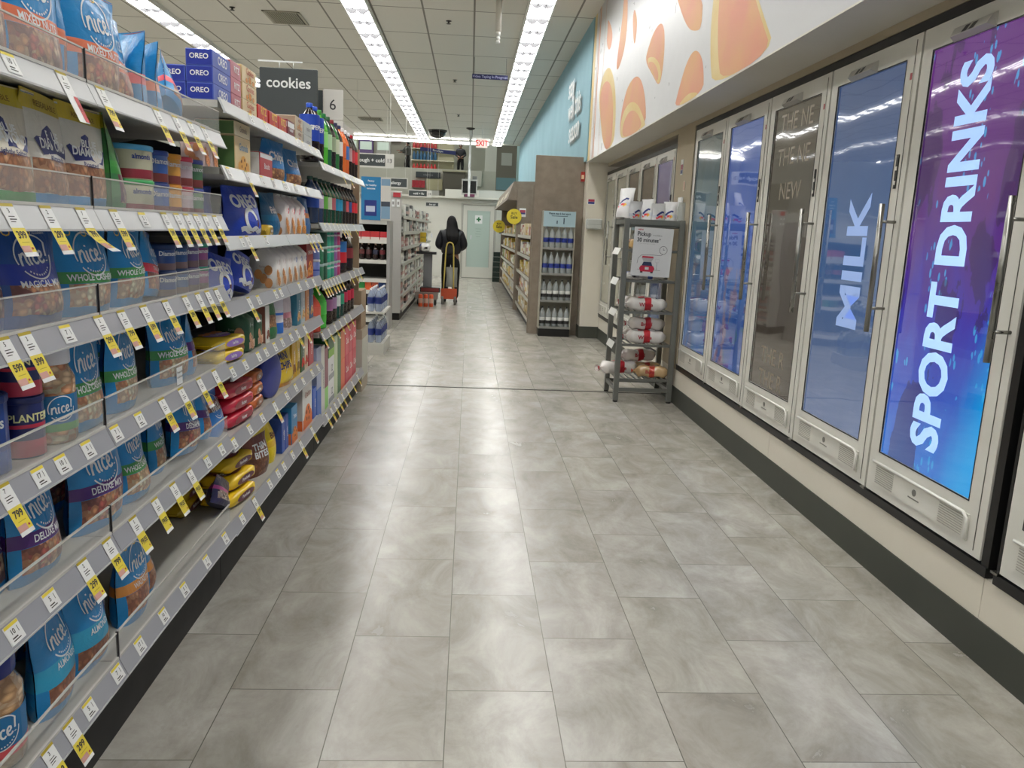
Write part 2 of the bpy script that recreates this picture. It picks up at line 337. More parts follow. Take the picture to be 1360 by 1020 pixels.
# exit sign
d = empty('exit_sign', (.215, 20.0, 3.38), 0, 'glowing red and white EXIT sign hanging at the far end', 'sign')
MB().box(-.14, .14, 0, .05, -.10, .11, bev=.008).build('sign_box', [mat('exit_glow', '#f0dcd4', .4, emit=.22)], d)
MB().text('EXIT', .19, onYm(-.003, 0, 0), 0, bold=.012, sx=.8).build('lettering', [mat('exit_red', '#c8141c', .4, emit=.35)], d)
MB().box(-.008, .008, .02, .03, .11, .46).build('hanger_rod', HOUS, d)
# blue sign on the ceiling
d = empty('hanging_sign', (.225, 12.55, 3.575), 0, 'narrow dark blue sign reading Video Taping In Progress under the ceiling', 'sign')
MB().box(-.27, .27, 0, .01, -.035, .035).build('sign_panel', mat('sign_navy', '#20225a', .4), d)
MB().text('Video Taping In Progress', .052, onYm(-.002, 0, 0), 0, bold=.01).build('lettering', mat('sign_lilac', '#b9bce8', .5), d)
for x in (-.24, .24): MB().box(x-.002, x+.002, .003, .007, .035, .275).build('hanger_wire', DK, d)

# ------------------------------------------------------------------ orange mural
MUR = {'a':[(9.03, 3.61), (8.64, 3.38), (8.68, 3.24), (8.84, 3.23), (9.02, 3.35), (9.0, 3.49)],
'b':[(8.12, 3.6), (7.91, 3.54), (7.84, 3.32), (7.85, 3.09), (8.05, 2.95), (8.24, 2.91), (8.3, 3.0), (8.19, 3.23), (8.11, 3.41)],
'c':[(7.54, 3.33), (7.37, 3.2), (7.34, 3.08), (7.42, 2.95), (7.58, 3.22)],
'd':[(6.4, 2.93), (6.26, 2.85), (6.2, 2.7), (6.22, 2.51), (6.31, 2.44), (6.54, 2.56), (6.89, 2.74), (6.81, 2.82), (6.64, 2.91)],
'd1':[(6.86, 2.75), (6.59, 2.72), (6.36, 2.63), (6.24, 2.52), (6.31, 2.45), (6.52, 2.56)],
'd2':[(6.79, 2.71), (6.59, 2.68), (6.43, 2.61), (6.33, 2.53), (6.36, 2.48), (6.52, 2.57)],
'e':[(8.78, 3.07), (8.48, 2.94), (8.23, 2.71), (8.13, 2.44), (8.16, 2.195), (8.77, 2.195), (9.25, 2.7), (9.33, 2.89), (9.14, 3.04)],
'e2':[(8.77, 2.92), (8.52, 2.82), (8.37, 2.68), (8.28, 2.46), (8.29, 2.195), (8.76, 2.195), (9.21, 2.71), (9.24, 2.86), (9.05, 2.94)],
'f':[(7.16, 2.68), (6.92, 2.57), (6.74, 2.38), (6.68, 2.195), (7.67, 2.195), (7.86, 2.27), (7.87, 2.44), (7.68, 2.63), (7.44, 2.69)],
'f1':[(7.31, 2.49), (7.0, 2.4), (6.72, 2.23), (6.7, 2.195), (7.67, 2.195), (7.85, 2.27), (7.79, 2.43), (7.57, 2.49)],
'f2':[(7.25, 2.41), (6.98, 2.32), (6.79, 2.195), (7.62, 2.195), (7.76, 2.3), (7.54, 2.41)],
'g':[(6.01, 3.04), (5.25, 2.83), (5.21, 2.6), (5.36, 2.62), (5.53, 2.67), (5.74, 2.81)],
'h':[(5.28, 2.49), (5.15, 2.42), (5.08, 2.32), (5.05, 2.195), (5.77, 2.195), (5.69, 2.3), (5.55, 2.44), (5.41, 2.5)],
'h1':[(5.11, 2.195), (5.31, 2.24), (5.48, 2.24), (5.69, 2.195)],
'o':[(5.0, 2.78), (4.9, 3.2), (4.5, 3.4), (4.3, 3.0), (4.26, 2.57), (4.18, 2.49), (4.07, 2.38), (3.88, 2.195), (4.86, 2.195), (4.95, 2.34), (5.01, 2.55)],
'o1':[(4.88, 2.74), (4.8, 3.1), (4.5, 3.3), (4.36, 2.95), (4.32, 2.59), (4.22, 2.5), (4.1, 2.37), (3.92, 2.195), (4.7, 2.195), (4.79, 2.33), (4.86, 2.52)]}
ORG = plaster('mural_orange', '#d0876a', '#cf9a62', .45, 2.2); RIND = plaster('mural_rind', '#d3c085', '#cfb268', .45, 3)
b = MB().box(1.41, 1.439, -4, 9.97, 2.187, 3.85)
def smooth_poly(p, k=3):
    for _ in range(k):
        q = []
        for i in range(len(p)):
            a, c = p[i], p[(i+1) % len(p)]
            q += [(a[0]*.75+c[0]*.25, a[1]*.75+c[1]*.25), (a[0]*.25+c[0]*.75, a[1]*.25+c[1]*.75)]
        p = q
    return p
for k, pts in MUR.items():
    lay = .0008 if len(k) == 1 else (.0016 if k.endswith('1') else .0024)
    mi = {'a': 1, 'e': 2, 'd1': 2, 'f1': 2, 'h1': 2, 'o': 2}.get(k, 1)
    b.poly([(1.41-lay, y, z) for y, z in smooth_poly(pts, 2)], mi)
for y0, y1, mi in ((9.78, 9.97, 2), (9.60, 9.64, 3), (9.50, 9.56, 1), (9.15, 9.17, 3)): b.poly([(1.4092, y1, 2.19), (1.4092, y0, 2.19), (1.4092, y0, 3.85), (1.4092, y1, 3.85)], mi)
mu = b.build('wall_mural', [mat('mural_white', '#bbbcbe', .3), ORG, RIND, mat('mural_brown', '#b79684', .5)]); tag(mu, 'large white wall panel printed with orange slices above the coolers', 'mural')
# raised letters on the blue wall
d = empty('wall_lettering', (1.40, 11.3, 3.0), 0, 'raised white three-line lettering on the pale blue wall', 'lettering')
for i, (t, y, z) in enumerate((('stay', 11.7, 3.34), ('well this', 11.3, 3.02), ('season', 11.2, 2.70))):
    MB().text(t, .40, onXm(-.03, y-11.3, z-3.0), 0, bold=.015).text(t, .40, onXm(-.005, y-11.3+.02, z-3.0-.02), 1, bold=.02).build('letters', [mat('letter_white', '#dfe3e2', .4), mat('letter_shade', '#9aa9ab', .6)], d)  # greyer offset copy paints shade behind the white letters
# ------------------------------------------------------------------ refrigerated cabinets on the right
FRAME = plaster('door_frame_metal', '#cecdc4', '#d4d3cb', .36, 6); FRAME_L = mat('door_trim_light', '#dcdbd3', .35); STEEL = mat('handle_steel', '#8f8e89', .28, 1)
RUB = mat('gasket_black', '#0d0d0d', .4); GRILL = mat('grille_grey', '#9d9b92', .5)
def screen_mat(kind):
    m, nt, b = nodes('screen_'+kind, .06); b.inputs['Coat Weight'].default_value = 1; b.inputs['Coat Roughness'].default_value = .02; b.inputs['Coat IOR'].default_value = 1.55; b.inputs['Base Color'].default_value = (.01, .01, .012, 1)
    uv = N(nt, 'UVMap', uv_map='uv'); sp = N(nt, 'SeparateXYZ'); nt.links.new(uv.outputs[0], sp.inputs[0])
    n = N(nt, 'TexNoise'); n.inputs['Scale'].default_value = 5; n.inputs['Detail'].default_value = 8; n.inputs['Distortion'].default_value = .8; nt.links.new(uv.outputs[0], n.inputs['Vector'])
    gp = N(nt, 'NewGeometry'); wn = N(nt, 'TexNoise'); wn.inputs['Scale'].default_value = 3.5; wn.inputs['Detail'].default_value = 0; nt.links.new(gp.outputs['Position'], wn.inputs['Vector'])
    bp = N(nt, 'Bump'); bp.inputs['Strength'].default_value = .06; bp.inputs['Distance'].default_value = .03; nt.links.new(wn.outputs[0], bp.inputs['Height']); nt.links.new(bp.outputs[0], b.inputs['Normal']); nt.links.new(bp.outputs[0], b.inputs['Coat Normal'])
    if kind == 'sport':
        f = math_(nt, 'ADD', sp.outputs[1], math_(nt, 'MULTIPLY', math_(nt, 'SUBTRACT', n.outputs[0], .5), .35))
        c = ramp(nt, f, [(0, '#2b80e0'), (.18, '#2f58c8'), (.36, '#3a34b0'), (.52, '#52268e'), (.7, '#62267c'), (1, '#6a2e86')])
        f2 = math_(nt, 'SUBTRACT', math_(nt, 'SUBTRACT', .42, sp.outputs[0]), math_(nt, 'MULTIPLY', sp.outputs[1], .75))
        c = mix(nt, math_(nt, 'MINIMUM', math_(nt, 'MAXIMUM', math_(nt, 'MULTIPLY', f2, 3.4), 0), 1), c, '#00a8f8')
        v = N(nt, 'TexVoronoi'); v.inputs['Scale'].default_value = 26; nt.links.new(uv.outputs[0], v.inputs['Vector'])
        n5 = N(nt, 'TexNoise'); n5.inputs['Scale'].default_value = 3.2; nt.links.new(uv.outputs[0], n5.inputs['Vector'])
        spl = math_(nt, 'MULTIPLY', math_(nt, 'LESS_THAN', v.outputs[0], .3), math_(nt, 'GREATER_THAN', n5.outputs[0], .53))
        c = mix(nt, math_(nt, 'MULTIPLY', spl, .75), c, '#39b4ff')
        n6 = N(nt, 'TexNoise'); n6.inputs['Scale'].default_value = 2.1; n6.inputs['Detail'].default_value = 6; nt.links.new(uv.outputs[0], n6.inputs['Vector'])
        c = mix(nt, math_(nt, 'MULTIPLY', math_(nt, 'GREATER_THAN', n6.outputs[0], .53), .6), c, '#261248'); st = .62
    elif kind == 'milk': c = ramp(nt, math_(nt, 'ADD', sp.outputs[1], math_(nt, 'MULTIPLY', math_(nt, 'SUBTRACT', n.outputs[0], .5), .3)), [(0, '#6e84ae'), (.25, '#5e76a0'), (.5, '#42689c'), (.75, '#466496'), (1, '#3a5788')]); st = .5
    elif kind == 'bronze': c = ramp(nt, n.outputs[0], [(.3, '#484036'), (.7, '#544c41')]); st = .42
    elif kind == 'blue': c = ramp(nt, math_(nt, 'ADD', sp.outputs[1], math_(nt, 'MULTIPLY', math_(nt, 'SUBTRACT', n.outputs[0], .5), .5)), [(0, '#355a9c'), (.1, '#2b4c92'), (.3, '#3c67a6'), (.6, '#2a55ae'), (1, '#4763a8')]); st = .55
    elif kind == 'teal': c = ramp(nt, math_(nt, 'ADD', sp.outputs[1], math_(nt, 'MULTIPLY', math_(nt, 'SUBTRACT', n.outputs[0], .5), .5)), [(0, '#4b6c9a'), (.3, '#31557f'), (.6, '#3a5a6b'), (.8, '#40565f'), (1, '#3a4346')]); st = .6
    elif kind == 'lilac': c = ramp(nt, sp.outputs[1], [(0, '#3a4a6c'), (.6, '#4a4648'), (.8, '#5a5878'), (1, '#6a688a')]); st = .6
    else: c = ramp(nt, n.outputs[0], [(.3, '#3c3a30'), (.7, '#46443a')]); st = .5
    if kind in ('blue', 'teal'):
        v = N(nt, 'TexVoronoi'); v.inputs['Scale'].default_value = 3; nt.links.new(uv.outputs[0], v.inputs['Vector'])
        hue = ramp(nt, v.outputs['Color'], [(0, '#2d6a3a'), (.3, '#a8743c'), (.55, '#1f57c0'), (.8, '#9fb4dc'), (1, '#27467e')], 'CONSTANT')
        low = math_(nt, 'MULTIPLY', math_(nt, 'LESS_THAN', sp.outputs[1], .42), math_(nt, 'MULTIPLY', math_(nt, 'GREATER_THAN', n.outputs[0], .52), .4 if kind == 'blue' else .2))
        c = mix(nt, low, c, hue)
    nt.links.new(c, b.inputs['Emission Color']); b.inputs['Emission Strength'].default_value = st*.72
    return m
def cooler_door(parent, y0, wd, kind, text=None, zt=2.098, label=None):
    """door leaf between y0 and y0+wd, face at x=1.667, handle at the near side"""
    X = 1.667; zb = .325; s = wd/.76
    d = empty('door', (X, y0, 0), 0, label, parent=parent)
    a0, a1, s0, s1 = .008, wd-.006, .105*s, wd-.075*s; z0, z1 = .497, zt-.085
    f = MB(); f.box(0, .05, a0, s0, zb, zt); f.box(0, .05, s1, a1, zb, zt); f.box(0, .05, s0, s1, zb, z0); f.box(0, .05, s0, s1, z1, zt)
    f.box(-.002, 0, a0+.035, a0+.037, zb+.02, zt-.02, 1)
    f.build('door_panel', [FRAME, mat('groove_dark', '#55544e', .6)], d)
    MB().box(.006, .05, s0, s1, z0, z1).build('screen', screen_mat(kind), d)
    e = MB(); e.box(.001, .006, s0-.004, s0, z0-.004, z1+.004); e.box(.001, .006, s1, s1+.004, z0-.004, z1+.004); e.box(.001, .006, s0, s1, z0-.004, z0); e.box(.001, .006, s0, s1, z1, z1+.004)
    e.v = [(x-.0022, y, z) for x, y, z in e.v]; e.build('screen_gasket', RUB, d)
    g = MB(); q0, q1 = s0-.02, s1+.015; g.box(-.006, 0, q0, q1, .362, .452); g.tube([(-.012, q1, .456), (-.012, q0+.02, .456), (-.012, q0, .44), (-.012, q0-.002, .37)], .0055, 6, 1)
    g.build('lower_panel', [FRAME, mat('panel_rim', '#e9e8e2', .3)], d)
    for (c0, c1) in ((q0+.025, q0+.16*s), (q1-.15*s, q1-.02)):
        sp = MB()
        for i in range(9):
            zz = .372+i*.0083; sp.box(-.0075, -.006, c0, c1, zz, zz+.003)
        sp.build('speaker_grille', GRILL, d)
    MB().lathe([(.013, 0), (.013, .003), (.011, .0035)], 14, M=Matrix.Translation((-.0075, (q0+q1)/2+.01, .418)) @ Matrix.Rotation(pi/2, 4, 'Y')).box(-.0075, -.006, (q0+q1)/2-.025, (q0+q1)/2+.045, .392, .396).build('button', mat('button_grey', '#6f6e68', .4), d)
    h = MB().tube([(-.062, .034*s, .965), (-.062, .034*s, 1.468)], .0105, 12); h.tube([(-.062, .034*s, 1.06), (0, .034*s, 1.06)], .006, 8); h.tube([(-.062, .034*s, 1.40), (0, .034*s, 1.40)], .006, 8); h.build('handle', STEEL, d)
    c = MB(); y1, y2, zc = .33*s, .56*s, z1+.022
    c.add([(-.001, y1, zc-.022), (-.001, y2, zc-.022), (-.001, y2, zc+.026), (-.001, y1, zc+.026), (-.030, y1+.01, zc-.010), (-.030, y2-.02, zc-.010), (-.012, y2-.01, zc+.02), (-.012, y1+.01, zc+.02)], [(4, 5, 6, 7), (0, 1, 5, 4), (3, 7, 6, 2), (1, 2, 6, 5), (0, 4, 7, 3)], 0)
    for yy in ((y1+y2)/2-.035, (y1+y2)/2+.005): c.add([(-.031, yy, zc-.008), (-.031, yy+.028, zc-.008), (-.0145, yy+.028, zc+.016), (-.0145, yy, zc+.016)], [(0, 1, 2, 3)], 1)
    c.build('camera_module', [mat('module_grey', '#b9b8b2', .4), RUB], d)
    MB().box(-.004, 0, .066*s, .082*s, 1.53, 1.66, 0).box(-.006, -.004, .068*s, .08*s, 1.545, 1.56, 1).box(-.006, -.004, .068*s, .08*s, 1.60, 1.615, 1).build('lock', [RUB, FRAME_L], d)
    MB().box(-.0015, 0, .04*s, .075*s, 1.86, 1.99, 0).box(-.0022, -.0015, .05*s, .064*s, 1.935, 1.96, 1).build('sticker', [mat('sticker_paper', '#d4d2c8', .5), mat('sticker_red', '#a8434a', .5)], d)
    if text:
        pass
    return d
def cooler(y0, n, wd, kinds, lab, zt=2.098):
    c = empty('refrigerated_cabinet', (0, 0, 0), 0, lab, 'refrigerator', 'refrigerated cabinets built into the right wall')
    y1 = y0+n*wd
    MB().box(1.69, 1.88, y0-.012, y1+.012, .30, zt+.04).build('cabinet_body', mat('cabinet_grey', '#55554f', .5), c)
    f = MB(); f.box(1.669, 1.70, y0-.036, y1+.012, zt+.004, zt+.038); f.box(1.662, 1.70, y0-.036, y1+.012, .284, .318); f.box(1.669, 1.70, y0-.036, y0, .318, zt+.004); f.box(1.669, 1.70, y1, y1+.012, .318, zt+.004)
    f.build('cabinet_frame', RUB, c)
    ds = []
    for i, k in enumerate(kinds): ds.append(cooler_door(c, y0+i*wd, wd, k, zt=zt))
    for i in range(n+1):
        if i: MB().box(1.655, 1.70, y0+i*wd-.012, y0+i*wd+.02, .318, .326).build('hinge', STEEL, c)
    return c, ds
c1, ds = cooler(2.29, 5, .7555, ['sport', 'milk', 'bronze', 'blue', 'teal'], 'middle refrigerated cabinet with five screen doors, one reading SPORT DRINKS')
LB = mat('screen_letters', '#9ec1f0', .3, emit=.4)
def vert(y, z): return lambda a, b: (-.0005+.0055, y+b, z+a)     # lettering that reads upward, tops to +Y
t = MB().text('SPORT DRINKS', .235, vert(.40, 1.262), 0, bold=.035, sx=.85); t.build('screen_lettering', LB, ds[0], label='light blue SPORT DRINKS lettering')
t = MB().text('MILK', .25, vert(.34, 1.22), 0, bold=.03, sx=1.05); t.build('screen_lettering', mat('milk_letters', '#7f96c2', .3, emit=.36), ds[1], label='faint pale MILK lettering')
for z, s_ in ((1.93, 'THE NE'), (1.75, 'THE NE'), (1.57, 'NEW'), (.68, 'THE R'), (.55, 'THE R')):
    MB().text(s_, .13, lambda x, y, z=z: (.0055, .39-x*.95 if 0 else .39-x*.95, z+y), 0, bold=.0).build('screen_lettering', mat('bronze_letters', '#6a6152', .3, emit=.3), ds[2], label='faint bronze lettering')
c2, ds2 = cooler(-.035, 3, .7465, ['milk', 'milk', 'milk'], 'near refrigerated cabinet, only one grey door edge at the right edge', 2.098)
c3, ds3 = cooler(6.63, 5, .665, ['lilac', 'dark', 'dark', 'pale', 'pale'], 'far refrigerated cabinet with five doors behind the bread rack', 2.03)
for o_ in ds3[3:]:
    for ch in o_.children:
        if ch.name.startswith('screen') and 'gasket' not in ch.name: ch.data.materials[0] = mat('pale_door_glass', '#a8a698', .25)
# stickers and holder on the pillars
d = MB().box(-.003, 0, -.035, .035, -.06, .06, 0).box(-.004, -.003, -.03, .03, -.02, .02, 1).box(-.004, -.003, -.03, .03, -.05, -.022, 2).build('wall_notice', [WHITE, mat('notice_red', '#9a4a5c', .5), mat('notice_blue', '#4a5078', .5)], None, (1.666, 6.40, 1.86)); tag(d, 'small red and blue notice on the tan pillar between the coolers', 'notice')
d = MB().box(-.045, .045, -.003, 0, -.045, .02, 0).box(-.04, .04, -.004, -.003, -.012, .018, 1).box(-.04, .04, -.004, -.003, -.04, -.014, 2).build('wall_notice', [WHITE, mat('notice_red', '#a8324c', .5), mat('notice_blue', '#2c3a80', .5)], None, (1.49, 9.98, 1.72)); tag(d, 'small red and blue notice on the white pillar above the paper dispenser', 'notice')
d = MB().box(-.095, .095, -.12, 0, 0, .13, bev=.012).box(-.09, .09, -.121, -.119, .06, .062, 1).build('paper_dispenser', [mat('dispenser', '#b9bcb8', .3), mat('groove_dark', '#55544e', .6)], None, (1.53, 9.98, 1.37)); tag(d, 'grey wall dispenser box on the white pillar', 'dispenser')
# brochure holder on the tan pillar
d = empty('brochure_holder', (1.6665, 6.27, 1.42), 0, 'clear acrylic brochure holder on the tan pillar above the bread rack', 'holder')
MB().box(-.05, -.047, -.06, .06, 0, .16).box(-.05, 0, -.06, -.057, 0, .16).box(-.05, 0, .057, .06, 0, .16).box(-.05, 0, -.06, .06, 0, .003).build('pocket', mat('acrylic_tint', '#dfe4e2', .1, alpha=.35), d)
MB().box(-.035, -.02, -.05, .05, .004, .2, 0).box(-.0365, -.035, -.035, .035, .03, .13, 1).build('leaflets', [WHITE, mat('leaflet_grey', '#9c9a92', .6)], d)
d = MB().box(-.002, 0, -.03, .03, 0, .08, 0).box(-.003, -.002, -.006, .006, .01, .07, 1).build('wall_notice', [mat('paper_cream', '#d8cfbd', .6), mat('red_mark', '#c23a44', .5)], None, (1.6665, 6.29, 1.67)); tag(d, 'cream sticker with a red mark above the brochure holder', 'notice')
# ------------------------------------------------------------------ the long snack shelving on the left
FX = -.82
SHELF = mat('shelf_paint', '#b9b7ae', .45); RAIL = mat('price_rail', '#a2a3a8', .35); RAILW = mat('price_rail_light', '#c8c9c8', .3); BACK = mat('shelf_back_dark', '#2a2826', .8)
ACR = mat('acrylic_guard', '#dcdcd6', .12, alpha=.17); ACRE = mat('acrylic_edge', '#e4e2da', .25, alpha=.8); JOINT = mat('acrylic_joint', '#1d1c1e', .4)
LV = {'A': [1.572, 1.311, 1.079, .82, .563, .242], 'B': [1.685, 1.475, 1.245, 1.02, .80, .545, .235], 'C': [1.63, 1.305, .985, .70, .205]}
SEC = {'A': [(-.03, .885), (.885, 1.80), (1.80, 2.71)], 'B': [(2.71, 3.62), (3.62, 4.43)], 'C': [(4.43, 5.30), (5.30, 6.17)]}
def shelving(zone, lab):
    y0, y1 = SEC[zone][0][0], SEC[zone][-1][1]
    g = empty('shelving_unit', (0, 0, 0), 0, lab, 'shelf', 'sections of the long snack shelving')
    MB().box(-1.30, -1.27, y0+.002, y1-.002, 0, 1.55 if zone == 'A' else 1.60).build('back_panel', BACK, g)
    MB().box(-1.27, -.86, y0+.002, y1-.002, 0, LV[zone][-1]-.04).build('base', mat('kick_black', '#1a1918', .6), g)
    for z in LV[zone]:
        for (a, c) in SEC[zone]:
            a += .0015; c -= .0015
            s = MB().box(-1.27, FX-.006, a, c, z-.030, z-.008)
            for yy in (a, c-.003): s.add([(-1.27, yy, z-.03), (-1.08, yy, z-.03), (-1.27, yy, z-.07), (-1.27, yy+.003, z-.07), (-1.08, yy+.003, z-.03), (-1.27, yy+.003, z-.03)], [(0, 1, 2), (5, 3, 4), (1, 4, 3, 2)], 0)
            sh = s.build('shelf', SHELF, g)
            r = MB(); r.add([(FX, a, z), (FX, c, z), (FX+.020, c, z-.043), (FX+.020, a, z-.043), (FX-.006, a, z), (FX-.006, c, z), (FX+.014, c, z-.045), (FX+.014, a, z-.045)], [(0, 3, 2, 1), (4, 5, 6, 7), (0, 1, 5, 4), (3, 7, 6, 2), (0, 4, 7, 3), (1, 2, 6, 5)], 0)
            r.box(FX+.011, FX+.022, a, c, z-.047, z-.043, 1)
            r.build('price_rail', [RAIL if z < 1.2 else RAILW, RAILW], sh)
            if zone == 'A':
                q = MB().box(FX-.004, FX-.001, a+.002, c-.002, z, z+.066, 0).box(FX-.005, FX, a+.002, c-.002, z+.066, z+.069, 1).box(FX-.0055, FX+.0005, a, a+.0035, z, z+.069, 2).box(FX-.005, FX+.002, a+.002, c-.002, z, z+.006, 1)
                q.build('shelf_guard', [ACR, ACRE, JOINT], sh)
    return g
shelving('A', 'nearest shelving section with clear guards, stocked with nut pouches')
shelving('B', 'middle shelving section with seven shelves of cookies')
shelving('C', 'farthest shelving section of the row, stocked with soda')

# ---- price tags
TW = mat('tag_white', '#f4f4f0', .5); TY = mat('tag_yellow', '#f2dc48', .5); TYd = mat('tag_header', '#bfa92c', .5); TK = mat('tag_ink', '#4a463e', .6); TR = mat('tag_red', '#c23a3c', .5); TPK = mat('tag_pink', '#dba79a', .6)
D = Vector((.42, 0, -.9075)); NRM = Vector((.9075, 0, .42))
def tagfn(s, bend=0):     # (across, down) -> point, clear of the rail
    def f(a, q):
        p = D*q + NRM*(.0018+s); p.y = a+bend*max(0, q-.045)**2*20; return tuple(p)
    return f
def tag_mesh(kind, price='3'):
    b = MB(); w = .021
    def rect(q0, q1, m, s=0, a0=-w, a1=w, bend=0):
        f = tagfn(s, bend); n = 8 if bend else 1
        for i in range(n):
            p0 = q0+(q1-q0)*i/n; p1 = q0+(q1-q0)*(i+1)/n; b.poly([f(a0, p0), f(a0, p1), f(a1, p1), f(a1, p0)], m)
    bd = 1.2 if kind == 'curl' else 0
    def body(q0, q1, m): 
        rect(q0, q1, m, 0, bend=bd)
        f = tagfn(-.0006, bd)
        n = 8 if bd else 1
        for i in range(n):
            p0 = q0+(q1-q0)*i/n; p1 = q0+(q1-q0)*(i+1)/n; b.poly([f(-w, p0), f(w, p0), f(w, p1), f(-w, p1)], 0)
    inks = lambda s, z, q, a=0, bold=.02: b.text(s, z, lambda x, y: tagfn(.0006, bd)(a+x, q-y), 4, bold=bold)
    if kind == 'small':
        w = .023; body(.004, .042, 0); rect(.004, .010, 1, .0004); inks(price, .014, .020, -.004); rect(.030, .0325, 4, .0005, -.013, .004); rect(.035, .037, 4, .0005, -.013, .010); rect(.014, .026, 4, .0005, .011, .0125)
    else:
        body(0, .046, 0); rect(0, .006, 2, .0004)
        rect(.024, .0255, 4, .0005, -.011, .008); rect(.029, .031, 4, .0005, -.011, .011); rect(.034, .0355, 4, .0005, -.011, .004)
        inks(price, .012, .014, -.002)
        if kind == 'red': body(.046, .105, 0); rect(.05, .103, 3, .0006, .004, w); inks('2', .02, .075, .012)
        else:
            body(.046, .092, 1); body(.092, .100, 0)
            if kind == 'free': inks('FREE', .016, .066, 0, .03)
            else: inks(price+'99', .019, .060, 0, .03)
            rect(.073, .0742, 2, .0006, -.012, .012, bend=bd)
            if kind != 'free': rect(.080, .092, 5, .0006, -w, .006, bend=bd)
            rect(.083, .087, 3, .0007, .010, .015, bend=bd)
    return b.mesh('price_tag', [TW, TY, TYd, TR, TK, TPK])
TM = {('y', p): tag_mesh('yellow', p) for p in '2357'}; TM['f'] = tag_mesh('free', '5'); TM['r'] = tag_mesh('red', '6'); TM['c'] = tag_mesh('curl', '7')
SM = [tag_mesh('small', p) for p in ('17', '10', '5', '7')]
TAGS = {'A1': {'y': [1.855, 2.168, 2.299, 2.416, 2.533], 'r': [1.688], 'w': [1.501]},
'A2': {'y': [1.465, 1.595, 1.889, 2.19, 2.282, 2.359, 2.441, 2.521, 2.615], 'c': [1.734], 'w': [2.044]},
'A3': {'y': [1.422, 1.493, 1.785, 1.901, 2.031, 2.175, 2.323, 2.431, 2.52, 2.609], 'w': [1.635]},
'A4': {'y': [1.386, 2.12, 2.265, 2.418, 2.562], 'w': [1.497, 1.581, 1.691, 1.830, 1.964]},
'A5': {'y': [1.645, 1.763], 'f': [1.907, 2.045, 2.174, 2.307], 'w': [1.373, 1.503, 2.456, 2.601]},
'A6': {'y': [1.461, 1.545], 'w': [1.625, 1.767, 1.897, 2.056, 2.217, 2.418, 2.613]},
'B1': {'w': [3.053, 3.267, 3.834, 3.967, 4.146, 4.301]},
'B2': {'y': [2.988], 'w': [2.764, 3.196, 3.372, 3.57, 3.793, 4.046]},
'B3': {'y': [2.98, 4.074, 4.169, 4.289], 'w': [2.903, 3.237]},
'B4': {'y': [2.982, 4.201], 'w': [3.108, 3.381, 3.474, 3.853, 4.029]},
'B5': {'y': [3.793, 3.966], 'w': [2.748, 2.905, 3.092, 3.206, 3.355, 3.489, 3.66]},
'B6': {'y': [3.338], 'w': [2.745, 2.945, 3.13, 3.561, 3.748, 3.92, 4.146, 4.312]},
'B7': {'y': [2.995, 3.853, 4.136], 'w': [2.82, 3.229, 3.373, 3.485, 3.665]},
'C1': {'y': [5.125, 5.433], 'w': [4.558, 4.799, 5.708]}, 'C2': {'y': [5.097, 5.216, 5.341, 5.681], 'w': [4.552, 4.696, 4.848, 4.983]},
'C3': {'y': [4.46, 4.54, 4.618, 4.742, 4.846, 4.955, 5.069, 5.478, 5.689, 5.918]}, 'C4': {'y': [4.46, 4.663, 4.872, 5.07, 5.265, 5.483]},
'C5': {'y': [4.582, 4.734, 4.869, 5.011, 5.162, 5.355, 5.599, 5.865]}}
NM = {'A': 'nut', 'B': 'cookie', 'C': 'soda'}
def shelf_name(l):
    n = len(LV[l[0]]); i = int(l[1:])
    return ('top' if i == 1 else 'bottom' if i == n else ORD[i-1])+' '+NM[l[0]]+' shelf'
for l, d in TAGS.items():
    z = LV[l[0]][int(l[1:])-1]; al = sorted((y, k) for k, v in d.items() for y in v)
    for k_, cnt in (('w', 0), ('h', 0)):
        sel = [q for q in al if (q[1] == 'w') == (k_ == 'w')]
        for i, (y, k) in enumerate(sel):
            me = SM[(i+int(l[1:])) % 4] if k == 'w' else TM['f'] if k == 'f' else TM['r'] if k == 'r' else TM['c'] if k == 'c' else TM[('y', '3572'[(i*3+len(l)+int(l[1:])) % 4])]
            o = place(me, 'price_tag', None, (FX, y, z), (0, 0, 0))
            kind = {'w': 'small white price label', 'r': 'red and white sale tag', 'c': 'curled yellow price tag', 'f': 'yellow FREE tag'}.get(k, 'hanging yellow price tag')
            tag(o, '%s, %s %s from the left on the %s' % (kind, ORD[i], 'such label' if k == 'w' else 'hanging tag', shelf_name(l)), 'price tag', 'price labels on the shelf edges')
d = MB().box(FX+.0005, FX+.0012, -.022, .022, 0, .05).text('Temporarily', .0085, onX(FX+.0018, 0, .036), 1, bold=.02).text('out of stock', .0085, onX(FX+.0018, 0, .022), 1, bold=.02).build('notice_card', [WHITE, TK], None, (0, 2.27, .83)); tag(d, 'white notice card stuck on the clear guard of the fourth nut shelf', 'notice')

# ---- product building blocks
GAIN = 1.4  # product colours lifted in place of light the shelf fronts lack
PK = {}
def pmat(name, rough=.28, coat=.3):
    m, nt, b = nodes(name, rough); b.inputs['Coat Weight'].default_value = coat; b.inputs['Coat Roughness'].default_value = .12
    uv = N(nt, 'UVMap', uv_map='uv'); sp = N(nt, 'SeparateXYZ'); nt.links.new(uv.outputs[0], sp.inputs[0]); return m, nt, b, uv, sp
def crinkle(nt, b, uv, s=.25, sc=6):
    n = N(nt, 'TexNoise'); n.inputs['Scale'].default_value = sc; n.inputs['Detail'].default_value = 5; n.inputs['Distortion'].default_value = 1.2; nt.links.new(uv.outputs[0], n.inputs['Vector'])
    bp = N(nt, 'Bump'); bp.inputs['Strength'].default_value = s; bp.inputs['Distance'].default_value = .02; nt.links.new(n.outputs[0], bp.inputs['Height']); nt.links.new(bp.outputs[0], b.inputs['Normal'])
